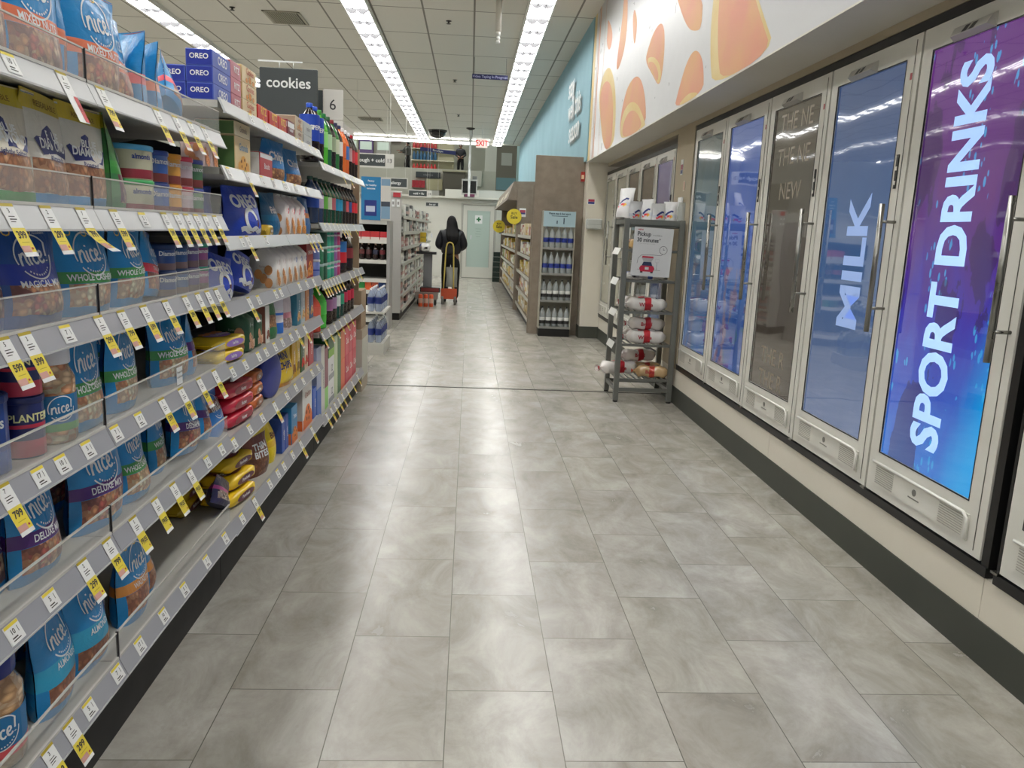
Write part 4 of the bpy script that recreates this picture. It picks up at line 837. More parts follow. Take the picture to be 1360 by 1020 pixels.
# second cookie shelf
for i, y in enumerate((2.80, 2.885)): put('B2', y, gable(.08, .07, .15, '#c9b4b0', '#c98a62', '#c23048', txt='Farm'), 'cookie_bag', 'small white and red cookie bag', 'cookie bag', GC)
put('B2', 3.08, box_item(.20, .14, .13, '#c9b184', '#4a6a3c', '#4a6a3c', 'Granola', .035, '#5a7a94', pic='#c9964f'), 'cookie_box', 'beige and green cookie box, lower', 'box', GB, x=FX-.03)
put('B2', 3.08, box_item(.20, .14, .05, '#c9bc9a', '#4a6a3c', '#b5a67c', 'Granola', .028, '#7a6a5a'), 'cookie_box', 'beige and green cookie box, upper', 'box', GB, x=FX-.03, dz=.131)
put('B2', 3.42, box_item(.20, .12, .105, '#a83a40', '#c9c7c4', '#b8b4b0', 'Biscuits', .03, '#f0e8e6', band=(.80, .97), pic2='#d9d7d4'), 'cookie_box', 'red biscuit box with white sign side', 'box', GB, x=FX-.03)
bl = pouch_mat('#1f6fa8', '#1a5c94', ['#c99a5f', '#b9824a', '#8a5a34'], win=(.06, .34), bandw=.02)
for i, (y, rz) in enumerate(((3.66, -.25), (4.02, -.2))): put('B2', y, pouch(.19, .185, .10, bl, lambda b, fn, w, h: b.text('Chips', .05, lambda x, y: fn(x, h*.62+y), 2, bold=.03), key='bluecook', seed=i), 'cookie_bag', 'bright blue cookie bag', 'cookie bag', GC, rz=rz)
put('B2', 3.85, pouch(.17, .15, .08, pouch_mat('#17305f', '#17305f', None), None, key='navybag', seed=3), 'cookie_bag', 'dark navy snack bag', 'cookie bag', GC, back=.14)
put('B2', 4.25, pouch(.17, .15, .09, bl, None, key='bluecook2', seed=8), 'cookie_bag', 'shaded blue cookie bag', 'cookie bag', GC, back=.12)
# oreo bags
def oreo_deco(b, fn, w, h):
    b.text('OREO', w*.27, lambda x, y: fn(x-w*.03, h*.70+y), 2, bold=.04)
    b.add([fn(w*.12, h*.10), fn(w*.47, h*.10), fn(w*.47, h*.5), fn(w*.30, h*.5)], [(0, 1, 2, 3)], 6)
    b.add([fn(w*.20*cos(a*pi/8)-.01, h*.34+w*.20*sin(a*pi/8)) for a in range(16)], [tuple(range(16))], 5)
    b.ribbon([fn_ for fn_ in [(w*.15*cos(a*pi/8)-.01, h*.34+w*.17*sin(a*pi/8)) for a in range(12)]], .016, fn, 2)
    b.ribbon([(-w*.3+.01*i, h*.14+.006*sin(i)) for i in range(14)], .02, fn, 2)
om = pouch_mat('#1f3fa8', '#1f3fa8', None, dark='#0e1f6a')
put('B3', 3.20, pouch(.24, .19, .12, om, oreo_deco, key='oreo', seed=1), 'cookie_bag', 'large blue bag of chocolate sandwich cookies', 'cookie bag', GC, rz=-.25)
put('B3', 3.00, pouch(.24, .18, .12, om, None, key='oreo0', seed=2), 'cookie_bag', 'shaded plain blue cookie bag', 'cookie bag', GC, rz=-.2, back=.12)
put('B3', 3.49, flatpack(.10, .06, .045, '#c9a93c', '#8a6a2c', 'pops'), 'snack_pack', 'small yellow snack pack', 'biscuit pack', GF, x=FX-.03)
put('B3', 3.62, pouch(.14, .185, .09, pouch_mat('#16567c', '#1a6a94', None), lambda b, fn, w, h: b.text('Fish', .04, lambda x, y: fn(x, h*.6+y), 2, bold=.03), key='tealb', seed=4), 'cookie_bag', 'dark teal snack bag', 'cookie bag', GC, rz=-.2)
for i, y in enumerate((3.76, 3.88, 4.0, 4.12)): put('B3', y, gable(.105, .10, .19, '#d0c8c4', '#c98a52' if i < 2 else '#d08a3c', '#c23040', low='#d9944a' if i > 1 else '#b9a89a', txt='Farm'), 'cookie_bag', 'white cookie bag with folded top', 'cookie bag', GC, x=FX-.025)
put('B3', 4.28, pouch(.16, .19, .09, pouch_mat('#2a5a8c', '#c9762c', None, win=(.3, .45)), None, key='borange', seed=5), 'cookie_bag', 'blue and orange snack bag', 'cookie bag', GC, rz=-.3)
# fourth cookie shelf
put('B4', 2.84, pouch(.20, .15, .10, om, oreo_deco, key='oreo2', seed=3), 'cookie_bag', 'blue cookie bag beside the clear guard', 'cookie bag', GC, rz=-.2, tilt=(-.15, 0))
put('B4', 3.10, pouch(.23, .165, .10, om, oreo_deco, key='oreo3', seed=4), 'cookie_bag', 'leaning blue cookie bag with red corner', 'cookie bag', GC, rz=-.1, tilt=(-.25, 0))
put('B4', 3.12, box_item(.62, .12, .195, '#152a72', '#122464', '#18307c', 'COOKIES', .05, '#8a9ad0'), 'display_box', 'long navy display carton behind the blue bags', 'box', GB, x=FX-.24)
for i, y in enumerate((3.57, 3.68, 3.80, 3.92, 4.04, 4.15)): put('B4', y, gable(.10, .11, .185, '#d6cfca', '#b98250', '#b9aaa4' if i < 3 else '#3a5a9c', low='#cdb8a2', txt='Farm'), 'cookie_bag', 'cream cookie bag with cookie picture', 'cookie bag', GC, x=FX-.025)
put('B4', 4.31, box_item(.17, .09, .185, '#9c2a2c', '#7a1c20', '#8a2426', 'CHEDDAR', .026, '#f0ecea', pic='#d9863c', band=(.80, .93), pic2='#8a2426'), 'cracker_box', 'red cracker box with orange crackers', 'box', GB, x=FX-.03)
# fifth cookie shelf
for t in (0, 1): put('B5', 2.87+.02*t, flatpack(.24, .13, .045, '#d9b428', '#8a6ab0', 'belVita'), 'biscuit_pack', 'yellow biscuit pack, %s one' % ('lower', 'upper')[t], 'biscuit pack', GF, x=FX-.02, dz=.047*t, rz=-.15)
for i, y in enumerate((3.13, 3.26)): put('B5', y, gable(.09, .12, .17, '#2a5238', '#b98a6a', '#8a9a94', low='#c4a890', txt='Farm'), 'cookie_bag', 'dark green cookie bag with folded top', 'cookie bag', GC, x=FX-.03)
put('B5', 3.36, box_item(.06, .08, .16, '#d9d2ca', '#8a5a4a', '#e0dcd6', None, pic='#7a4030'), 'cookie_box', 'narrow white box with brown cookies', 'box', GB, x=FX-.02)
put('B5', 3.50, pouch(.16, .175, .10, pouch_mat('#2a6a3c', '#1f5a34', ['#b9885a', '#9c6a44'], win=(.3, .6), bandw=.02, dark='#12361e'), None, key='greenb', seed=2), 'cookie_bag', 'glossy green cookie bag', 'cookie bag', GC, rz=-.3)
C('B5', 3.68, 'white and blue round wafer tin', .055, .175, '#cfcbd0', '#a83044', 'Pirouline', .02, cat='tin', band='#2a6ac0', pic='#2f6fc4')
put('B5', 3.84, pouch(.15, .19, .08, pouch_mat('#d0c4c4', '#c9808a', ['#b99a8a', '#c9b0a4'], win=(.05, .3)), None, key='pinkb', seed=3), 'cookie_bag', 'pink and white cookie bag', 'cookie bag', GC, rz=-.3)
for i, (y, c, t) in enumerate(((4.02, '#3a7a94', 'teal'), (4.13, '#a9b4b8', 'grey'), (4.24, '#c98a5a', 'orange'), (4.35, '#2a5a8a', 'blue'))): put('B5', y, box_item(.09, .08, .185, c, c, c, 'Thins', .03, vert=True, pic='#c9a06a'), 'cookie_box', 'narrow %s cookie box' % t, 'box', GB, x=FX-.03)
# sixth cookie shelf
for t in range(3): put('B6', 2.98, flatpack(.30, .15, .052, '#b8283c', '#8a1c30', 'Nutter', '#f0d8d0'), 'biscuit_pack', 'red biscuit pack, %s of the stack' % ('bottom', 'middle', 'top')[t], 'biscuit pack', GF, x=FX-.02, dz=.0555*t, rz=-.08)
for t in range(3): put('B6', 3.25, flatpack(.16, .12, .05, '#b9622f', '#8a5a3a', 'Bites', photo='#c98a5f'), 'biscuit_pack', 'orange biscuit pack, %s of the stack' % ('bottom', 'middle', 'top')[t], 'biscuit pack', GF, x=FX-.03, dz=.0535*t)
put('B6', 2.78, pouch(.15, .16, .07, pouch_mat('#2f78c0', '#2868b0', MIXN, win=(.6, .8), bandw=.02), logo_deco(None, extra=False), key='bluelt', seed=9), 'cookie_bag', 'light blue nut bag past the guard', 'cookie bag', GC)
tn = [('tin_body', MB().lathe([(.098, 0), (.10, .003), (.10, .05)], 28).mesh('tin_body', [mat('tin_navy', '#1c2266', .3)]), None), ('lid', MB().lathe([(.102, .04), (.102, .062), (.09, .066), (.002, .066)], 28).mesh('lid', [mat('tin_navy_lid', '#23307c', .3)]), None)]
put('B6', 3.46, tn, 'cookie_tin', 'dark blue round cookie tin on edge', 'tin', 'tins', x=FX-.03, tilt=(0, pi/2-.0), rz=-.2)
put('B6', 3.73, pouch(.24, .20, .12, pouch_mat('#cdb12c', '#c9a428', None, bottom='#c98a24', dark='#8a6a10'), lambda b, fn, w, h: (b.text('MINI', .045, lambda x, y: fn(x, h*.72+y), 3, bold=.03), b.text('CHIPS', .045, lambda x, y: fn(x, h*.5+y), 3, bold=.03), b.ribbon([(.0, h*.4), (.05, h*.1)], .04, fn, 2)), key='ybag', seed=2), 'cookie_bag', 'big yellow pouch with dark lettering', 'cookie bag', GC, rz=-.25)
for i, (y, c, p) in enumerate(((3.90, '#c9a02c', '#8a5a24'), (4.0, '#c9a83c', '#8a6a34'), (4.11, '#2f5a3a', '#c93a2c'), (4.2, '#cdb89a', '#b93a2c'))): put('B6', y, box_item(.085, .09, .21, c, c, c, 'Snack', .03, vert=True, pic=p), 'cookie_box', 'upright %s cookie box' % ('yellow', 'gold', 'green and red', 'cream')[i], 'box', GB, x=FX-.03)
put('B6', 4.33, box_item(.13, .10, .225, '#b03a40', '#8a2028', '#a0303a', 'Crackers', .03, vert=True), 'cracker_box', 'tall red cracker box', 'box', GB, x=FX-.03)
# bottom cookie shelf
for t in range(3): put('B7', 2.98+.04*t, flatpack(.27, .14, .05, '#d6b020', '#5a2a34', 'Nutella' if t == 5 else 'Pinwheels'), 'biscuit_pack', 'yellow biscuit pack, %s of near stack' % ('bottom', 'middle', 'top')[t], 'biscuit pack', GF, x=FX-.01-.02*t, dz=.054*t, rz=-.12)
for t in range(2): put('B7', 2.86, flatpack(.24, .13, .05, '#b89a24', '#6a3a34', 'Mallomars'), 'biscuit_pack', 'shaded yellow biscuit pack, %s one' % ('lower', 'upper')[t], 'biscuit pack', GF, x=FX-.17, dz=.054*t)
put('B7', 2.80, pouch(.17, .10, .07, pouch_mat('#2c2348', '#b83a8a', ['#cdb8a4', '#2a1c3a', '#d9c8b8'], win=(.2, .5)), None, key='pinkcluster', seed=1), 'cookie_bag', 'navy and pink cluster bag', 'cookie bag', GC, tilt=(-.5, 0))
put('B7', 3.32, pouch(.17, .205, .09, pouch_mat('#6a3a28', '#7a4630', ['#8a5a3c', '#6a4028'], top='#c9b428', win=(.05, .4), bandw=.02, dark='#2a140c'), lambda b, fn, w, h: (b.text('THIN', .04, lambda x, y: fn(x, h*.62+y), 2, bold=.03), b.text('BITES', .04, lambda x, y: fn(x, h*.45+y), 2, bold=.03)), key='brownb', seed=3), 'cookie_bag', 'brown chocolate bag with yellow top', 'cookie bag', GC, rz=-.3)
put('B7', 3.53, pouch(.15, .20, .08, pouch_mat('#d9bc1c', '#c9a41c', None, dark='#8a6a10'), lambda b, fn, w, h: b.text('Bites', .04, lambda x, y: fn(x, h*.6+y), 5, bold=.03), key='yb2', seed=4), 'cookie_bag', 'narrow bright yellow pouch', 'cookie bag', GC, rz=.1)
for i, y in enumerate((3.66, 3.73)): put('B7', y, box_item(.06, .12, .17, '#2f4f9c', '#23408a', '#2f4f9c', 'milk', .03, vert=True), 'cookie_box', 'slim blue cookie box', 'box', GB, x=FX-.03)
put('B7', 3.85, box_item(.13, .13, .185, '#2f7aa8', '#2a6f9c', '#3586b4', 'Thins', .03, pic='#d9803c', band=(.0, .3), pic2='#c96a34'), 'cookie_box', 'blue box with orange bottom', 'box', GB, x=FX-.02)
put('B7', 4.17, box_item(.24, .16, .25, '#d9d2cc', '#b0a8a2', '#c9c4be', 'Graham', .045, '#8a5a4a', pic='#d9743c', band=(.0, .22), pic2='#d9622c'), 'cookie_box', 'large white box with orange bottom', 'box', GB, x=FX-.02)
put('B7', 4.37, box_item(.09, .13, .17, '#2f5ab0', '#1f4aa0', '#2f5ab0', 'Ritz', .03, vert=True), 'cookie_box', 'upright bright blue box', 'box', GB, x=FX-.02)
# soda shelves
GSB = 'soda bottles'
def B_(level, y, desc, liquid, label, cap, txt=None, r=.054, h=.31, **k): put(level, y, bottle(r, h, liquid, label, cap, txt, **k), 'soda_bottle', desc, 'soda bottle', GSB, x=FX-.065)
cola = '#1c0f0c'
B_('C1', 4.50, 'large cola bottle with blue label', cola, '#1f3f9c', '#1f4ab0', 'PEPSI', z0=.36, z1=.80)
B_('C1', 4.625, 'large cola bottle with blue label', cola, '#1f3f9c', '#1f4ab0', 'PEPSI', z0=.36, z1=.80)
for i, (c, l, cp, n_) in enumerate((('#4aa82c', '#8ad07a', '#3a8a3c', 'bright green'), ('#1f5a34', '#a9c8a4', '#1f6a3c', 'dark green'), (cola, '#8a9a7c', '#2f5a3c', 'brown'), ('#2a6a34', '#b9c0a8', '#7a2a30', 'green and cream'), (cola, '#d9d4cc', '#22264a', 'cola and white'), ('#d96a2c', '#d9622c', '#22264a', 'orange'), ('#c9602c', '#3a6ab0', '#d9d9dc', 'orange and blue'), (cola, '#a98a8a', '#c9c9cc', 'dark pink label'), (cola, '#b04048', '#c9c9cc', 'cola with red label'), (cola, '#c9323c', '#b8242c', 'cola with bright red label'))):
    B_('C1', 4.755+.135*i, 'large %s soda bottle' % n_, c, l, cp, None)
C2L = [('#22304a', '#23408c', 'blue'), ('#22304a', '#a89ab0', 'lilac'), ('#143c24', '#5a9a3c', 'green'), ('#143c24', '#b0b8a0', 'cream'), ('#143c24', '#a05a60', 'pink and green'), ('#143c2c', '#1f7aa0', 'blue and lime'), ('#143c2c', '#2a8ab0', 'pale blue'), (cola, '#3a3a3c', 'dark'), (cola, '#b04a50', 'pink'), (cola, '#2f4a80', 'blue cola'), (cola, '#b8242c', 'red'), (cola, '#c4303a', 'bright red')]
for i, (c, l, n_) in enumerate(C2L): B_('C2', 4.50+.136*i, 'medium soda bottle with %s label' % n_, c, l, '#1c1c20' if i > 4 else '#2a4a3c', None, r=.05, h=.255)
for t in (0, 1): put('C3', 4.50, can_fn(.036, .125, '#6a78b0', '#a9a9ae', None, band='#2a3a8a')+[], 'soda_can', 'blue and silver soda can, %s one' % ('lower', 'upper')[t], 'soda can', 'soda cans', dz=.126*t, x=FX-.05)
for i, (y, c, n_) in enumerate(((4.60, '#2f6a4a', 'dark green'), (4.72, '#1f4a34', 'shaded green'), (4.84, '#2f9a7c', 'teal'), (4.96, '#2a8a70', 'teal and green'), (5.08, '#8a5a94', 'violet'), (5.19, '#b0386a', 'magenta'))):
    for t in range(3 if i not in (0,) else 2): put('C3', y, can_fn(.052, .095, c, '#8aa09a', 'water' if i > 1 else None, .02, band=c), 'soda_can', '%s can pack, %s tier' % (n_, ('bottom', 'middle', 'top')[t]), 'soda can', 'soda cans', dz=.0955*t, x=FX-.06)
B_('C3', 5.45, 'fat cola bottle with blue and red label', cola, '#2f6aa8', '#22264a', None, r=.075, h=.28, lab2='#b8242c', z0=.25, z1=.75)
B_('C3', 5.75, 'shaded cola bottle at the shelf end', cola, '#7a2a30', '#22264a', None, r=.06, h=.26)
B_('C4', 4.50, 'red orange juice bottle', '#c94a34', '#c9604c', '#d9d9dc', None, r=.06, h=.24)
B_('C4', 4.68, 'tall bright green soda bottle', '#3fae34', '#4fb84a', '#2f8a34', None, r=.062, h=.27)
for i, (c, l, cp, n_) in enumerate(((cola, '#8a5a80', '#d0d0d4', 'purple label'), (cola, '#9a7a9c', '#d0d0d4', 'lilac label'), ('#123a34', '#c9d0cc', '#4aa88a', 'white label'), ('#123a34', '#2f8a6a', '#4aa88a', 'green label'), (cola, '#b02a4a', '#22222a', 'crimson label'), (cola, '#c02a44', '#22222a', 'red label'), (cola, '#a8243a', '#22222a', 'dark red label'))):
    B_('C4', 4.90+.15*i, 'dark soda bottle with %s' % n_, c, l, cp, None, r=.055, h=.25)
GX = 'multipack cartons'
def X_(y, w, h, c, desc, txt=None, z=0, side=None, tcol='#f0f0ee', d=.2, **k): put('C5', y, box_item(w, d, h, c, side or c, c, txt, min(w*.4, .06), tcol, **k), 'drink_carton', desc, 'carton', GX, x=FX-.02, dz=z)
X_(4.50, .13, .17, '#2f5aa8', 'blue drink carton at the bottom'); X_(4.50, .13, .24, '#8f98b4', 'lilac grey tall carton above blue', z=.171); X_(4.63, .11, .40, '#c4c4bc', 'tall white and grey carton', 'seltzer', vert=True, tcol='#6a6a6a')
X_(4.745, .10, .13, '#8ac46a', 'lime green small carton'); X_(4.745, .10, .24, '#7a3a4a', 'maroon carton above lime', z=.131); 
for t in (0, 1): X_(4.91, .20, .145, '#d6d6d0', 'white water carton, %s one' % ('lower', 'upper')[t], '12', z=.146*t, side='#c9c9c4', tcol='#33363a', band=(.04, .28), pic2='#8f9294')
X_(4.91, .20, .12, '#1f5a2a', 'green soda carton on the white ones', z=.293, band=(.0, .4), pic2='#7aa83c')
for i in range(2): X_(5.09+.13*i, .12, .40, '#b9c4a4' if i == 0 else '#2f6a3a', ('pale green tall carton', 'dark green tall carton')[i])
X_(5.37, .16, .20, '#c9562c', 'orange soda carton, lower'); X_(5.37, .16, .20, '#c4622f', 'orange soda carton, upper', z=.201)
for i in range(3):
    for t in (0, 1): X_(5.55+.18*i, .17, .20, '#c4384a' if (i+t) % 2 else '#b8203a', 'red cola carton, %s tier, column %s' % (('lower', 'upper')[t], ('near', 'middle', 'far')[i]), 'Cola', z=.201*t, side='#a81c30')

GAIN = 1.0
# ---- finalise: every article becomes an object of its own
def footprint(me, rot):
    vv = [v_.co for mm in (me if isinstance(me, list) else [(0, me, 0)]) for v_ in mm[1].vertices]
    x0, x1, y0, y1, z1 = min(v.x for v in vv), max(v.x for v in vv), min(v.y for v in vv), max(v.y for v in vv), max(v.z for v in vv)
    k = .86 if (x1-x0) > .6*(y1-y0) else .72; cx, cy, hx, hy = (x0+x1)/2, (y0+y1)/2, (x1-x0)/2*k, (y1-y0)/2*k; c, s_ = cos(rot[2]), sin(rot[2])
    return [((cx+sx*hx)*c-(cy+sy*hy)*s_, (cx+sx*hx)*s_+(cy+sy*hy)*c) for sx, sy in ((-1, -1), (1, -1), (1, 1), (-1, 1))], z1
def hit(A, B):
    for P_ in (A, B):
        for i in range(2):
            ax = (P_[i+1][0]-P_[i][0], P_[i+1][1]-P_[i][1]); a_ = [p[0]*ax[0]+p[1]*ax[1] for p in A]; b_ = [p[0]*ax[0]+p[1]*ax[1] for p in B]
            if max(a_) <= min(b_) or max(b_) <= min(a_): return False
    return True
FPC = {}; PUSH = {}
def world_fp(m_):
    key = (id(m_[6]) if not isinstance(m_[6], list) else id(m_[6][0][1]), m_[8][2])
    if key not in FPC: FPC[key] = footprint(m_[6], m_[8])
    f, z1 = FPC[key]; return [(p[0]+m_[7][0], p[1]+m_[7][1]) for p in f], z1
for it in range(40):
    moved = False
    for i in range(len(MADE)):
        for j in range(i+1, len(MADE)):
            A, B = MADE[i], MADE[j]
            if A[0] != B[0] or abs(A[1]-B[1]) > .34: continue
            (fa, ha), (fb, hb) = world_fp(A), world_fp(B)
            if A[7][2]+ha <= B[7][2]+.004 or B[7][2]+hb <= A[7][2]+.004 or not hit(fa, fb): continue
            k = i if A[7][0] <= B[7][0] else j; q = MADE[k]; dy = .003 if q[1] >= MADE[i+j-k][1] else -.003
            n_ = PUSH.get(k, 0)
            if n_ > 14: continue
            PUSH[k] = n_+1; MADE[k] = q[:1]+(q[1]+dy*.6,)+q[2:7]+((q[7][0]-.005, q[7][1]+dy*.6, q[7][2]),)+q[8:]; moved = True
    if not moved: break
levels = {}
for m_ in MADE: levels.setdefault(m_[0], []).append(m_)
for lv, items in levels.items():
    items.sort(key=lambda q: (q[1], -q[7][0], q[7][2]))
    cnt = {}
    for q in items: cnt[q[3]] = cnt.get(q[3], 0)+1
    seen = {}
    kinds = {}
    for lvl, y, name, desc, cat, group, me, loc, rot in items:
        if cnt[desc] > 1:
            i = seen[desc] = seen.get(desc, 0)+1; lab = '%s, %s from the left on the %s' % (desc, ORD[i-1], shelf_name(lvl))
        else: lab = '%s on the %s' % (desc, shelf_name(lvl))
        RM = Matrix.Rotation(rot[2], 4, 'Z') @ Matrix.Rotation(rot[1], 4, 'Y') @ Matrix.Rotation(rot[0], 4, 'X')
        zi = int(lvl[1:]); lim = LV[lvl[0]][zi-2]-.0305-.003-loc[2] if zi > 1 else 9
        vv = [v_.co for mm in (me if isinstance(me, list) else [(0, me, 0)]) for v_ in mm[1].vertices]
        for sc in (1, .97, .94, .91, .88, .85, .82, .79, .76, .73, .7):
            cs = [RM @ Vector((v_.x, v_.y, v_.z*sc)) for v_ in vv]; zm = min(0, min(v_.z for v_ in cs)); hz = max(v_.z for v_ in cs)-zm
            if hz <= lim: break
        loc = (min(loc[0], FX-.0085-max(v_.x for v_ in cs)), loc[1], loc[2]-zm+.0003)
        if isinstance(me, list):
            o = empty(name, loc, rot, lab, cat, group)
            for n_, mm, l_ in me: place(mm, n_, o, l_ or (0, 0, 0))
        else: o = tag(place(me, name, None, loc, rot), lab, cat, group)
        o.scale = (1, 1, sc)

# ------------------------------------------------------------------ bread rack by the coolers
RG = mat('rack_grey', '#6f716c', .4, .3); RGL = mat('rack_grey_light', '#8a8c86', .4, .3)
rk = empty('bread_rack', (1.415, 6.33, 0), 0, 'grey metal rack holding bread bags in front of the coolers', 'rack')
for sx in (-1, 1):
    for sy in (-1, 1):
        MB().box(sx*.215-.02, sx*.215+.02, sy*.21-.02, sy*.21+.02, .012, 1.44 if sx*sy > -9 else 1.4, bev=.003).build('post', RG, rk)
        MB().lathe([(.02, 0), (.02, .012)], 10, c=(sx*.215, sy*.21, 0)).build('foot', RUB, rk)
for sy in (-1, 1):
    MB().box(-.2, .2, sy*.21-.012, sy*.21+.012, .085, .115).build('cross_rail', RG, rk); MB().box(-.2, .2, sy*.21-.012, sy*.21+.012, 1.395, 1.435).build('top_rail', RG, rk)
for sx in (-1, 1):
    MB().box(sx*.215-.012, sx*.215+.012, -.2, .2, .085, .115).build('side_rail', RG, rk); MB().box(sx*.215-.012, sx*.215+.012, -.2, .2, 1.395, 1.43).build('side_rail', RG, rk)
BZ = [.18, .46, .72, .965, 1.2, 1.39]
for i, z in enumerate(BZ):
    b = MB()
    for j in range(9): b.box(-.195+.0465*j, -.183+.0465*j, -.195, .195, z-.006, z, 1)
    b.box(-.2, .2, -.205, -.19, z-.012, z+.008); b.box(-.2, .2, .19, .205, z-.012, z+.008); b.box(-.205, -.19, -.2, .2, z-.012, z+.004); b.box(.19, .205, -.2, .2, z-.012, z+.004)
    s_ = b.build('rack_shelf', [RG, RGL], rk)
    if 1 <= i <= 4: MB().add([(-.24, -.16, z+.012), (-.24, .10, z+.012), (-.262, .10, z-.04), (-.262, -.16, z-.04), (-.236, -.16, z+.01), (-.236, .1, z+.01)], [(0, 1, 2, 3), (0, 4, 5, 1)], 0).build('label_strip', mat('strip_white', '#cfd0cc', .4), s_)
sg = empty('rack_poster', (1.405, 6.092, 1.19), 0, 'white Pickup 30 minutes poster with a red car on the bread rack', 'poster')
b = MB().box(-.152, .152, 0, .006, -.185, .185, 0); fy = lambda x0, z0, e=-.001: (lambda a, c: (x0+a, e, z0+c))
b.text('NEW!', .016, fy(-.105, .165), 2, bold=.03); b.text('Pickup', .045, fy(-.075, .133), 1, bold=.025, sx=.9); b.text('in as little as', .014, fy(.03, .128), 1); b.text('30 minutes*', .042, fy(-.035, .088), 1, bold=.025, sx=.9); b.text('Order in the app or online', .012, fy(-.05, .062), 3)
b.ribbon([(.085+.03*cos(t*pi/10), .02+.03*sin(t*pi/10)) for t in range(20)], .003, fy(0, 0), 1, closed=True); b.ribbon([(.085, .035), (.085, .02), (.097, .024)], .003, fy(0, 0), 1)
b.ribbon([(.085, -.01), (.07, -.022), (.0, -.02), (-.08, -.025), (-.105, -.05), (-.11, -.09)], .0025, fy(0, 0), 1)
b.ribbon([(-.105, -.135), (.075, -.135)], .002, fy(0, 0), 1); b.ribbon([(.045, -.133), (.045, -.075)], .002, fy(0, 0), 1); b.ribbon([(.03, -.075), (.06, -.075), (.06, -.05), (.03, -.05)], .002, fy(0, 0), 3, closed=True)
for pts, m_ in (([(-.08, -.15), (.02, -.15), (.03, -.125), (.018, -.105), (-.078, -.105), (-.09, -.125)], 2), ([(-.072, -.105), (.012, -.105), (.0, -.075), (-.06, -.075)], 4), ([(-.062, -.072), (.002, -.072), (.016, -.045), (-.076, -.045)], 3), ([(-.076, -.045), (.016, -.045), (.012, -.032), (-.072, -.032)], 2), ([(-.045, -.135), (-.015, -.135), (-.015, -.115), (-.045, -.115)], 0), ([(-.08, -.16), (-.06, -.16), (-.06, -.15), (-.08, -.15)], 1), ([(.0, -.16), (.02, -.16), (.02, -.15), (.0, -.15)], 1)):
    b.poly([(x, -.0012-.0002*(m_ == 0), z) for x, z in pts], m_)
b.build('poster_panel', [mat('poster_white', '#cfd0d0', .4), mat('poster_ink', '#2c2d33', .5), mat('poster_red', '#b3243f', .5), mat('poster_grey', '#a9a9aa', .5), mat('poster_navy', '#26304f', .5)], sg, (0, 0, 0), (0, .03, 0))
# bread loaves
def loaf_mesh(L, w, h, film, lab, txt, seed=0, bread='#c9954f'):
    rnd = random.Random(seed); b = MB()
    def srf(u, v):
        a = 2*pi*v; cx, cz = cos(a), sin(a); k_ = 1 if .12 < u < .8 else (max(.12, u/.12) ** .5 if u <= .12 else max(.12, 1-(u-.8)/.12*.88) if u < .92 else .12+.4*(u-.92)/.08)
        sx = abs(cx)**.6*(1 if cx > 0 else -1); sz = abs(cz)**.6*(1 if cz > 0 else -1)
        return (w/2*sx*k_+.004*sin(20*u+4*a+seed), -L/2+L*u, h/2+h/2*sz*k_+.004*sin(17*u+seed)*k_)
    b.grid(srf, 20, 18, 0, u0=0, u1=1)
    for p0, p1, m_ in ((.38, .52, 1), (.90, 1.0, 1)):
        b.grid(lambda u, v: tuple(Vector((0, -L/2+L*(p0+(p1-p0)*u), h/2))+(Vector(srf(p0+(p1-p0)*u, v))-Vector((0, -L/2+L*(p0+(p1-p0)*u), h/2)))*1.03), 4, 18, m_)
    if txt: b.text(txt, h*.42, lambda x, y: (-w/2-.009, -x, h/2+y), 2, bold=.03); b.text(txt, h*.4, lambda x, y: (y, x, h+.006), 2, bold=.03)
    return b.mesh('bread_bag', [mat('bread_film', film, .2, coat=.6), mat('bread_print', lab, .3, coat=.4), mat('bread_ink', '#a8202c', .4)])
LF = [loaf_mesh(.36, .12, .10, '#d9d5d0', '#c4222e', 'White', 1), loaf_mesh(.34, .12, .095, '#d4cdc6', '#b81f2c', 'Bread', 2), loaf_mesh(.30, .11, .09, '#c9a97c', '#cf4a34', 'Buns', 3), loaf_mesh(.28, .10, .05, '#dcdbd8', '#3a5ab0', '', 4), loaf_mesh(.30, .11, .07, '#c9a46a', '#b8702c', '', 5)]
def bread(i, x, y, z, rz, lab, tilt=(0, 0)):
    y += .012; z += .007
    tag(place(LF[i], 'bread_bag', None, (x, y, z), (tilt[0], tilt[1], rz)), lab, 'bread', 'bread bags on the rack')
WBAG = pouch_mat('#dcdcdc', '#c9cdd6', None, dark='#a0a2a6')
def wb_deco(b, fn, w, h):
    b.ribbon([(-w*.3, h*.45), (-w*.1, h*.55), (w*.15, h*.62), (w*.3, h*.6)], .014, fn, 3); b.ribbon([(-w*.32, h*.33), (-w*.1, h*.42), (w*.1, h*.42)], .016, fn, 6); b.ribbon([(w*.02, h*.36), (w*.2, h*.44)], .02, fn, 4)
for i, (x, y) in enumerate(((1.27, 6.20), (1.37, 6.22), (1.46, 6.2), (1.555, 6.23))):
    o = place(pouch((.12, .10, .13, .11)[i], (.18, .20, .17, .19)[i], .06, WBAG, wb_deco, key='wb%d' % i, seed=i*3), 'bread_bag', None, (x, y, 1.392), (.0, .0, -pi/2+.45*(-1)**i)); tag(o, 'upright white bread bag with blue and red print, %s on the rack top' % ORD[i], 'bread', 'bread bags on the rack top')
o = place(pouch(.13, .24, .10, WBAG, wb_deco, key='wb2', seed=9), 'bread_bag', None, (1.20, 6.30, 1.440), (0, -.25, -pi/2-.7)); tag(o, 'white bread bag leaning off the left edge of the rack top', 'bread', 'bread bags on the rack top')
bread(4, 1.31, 6.33, 1.202, 0, 'brown bread bag on the second rack tier, left'); bread(2, 1.47, 6.33, 1.202, .1, 'orange bun bag behind the pickup poster')
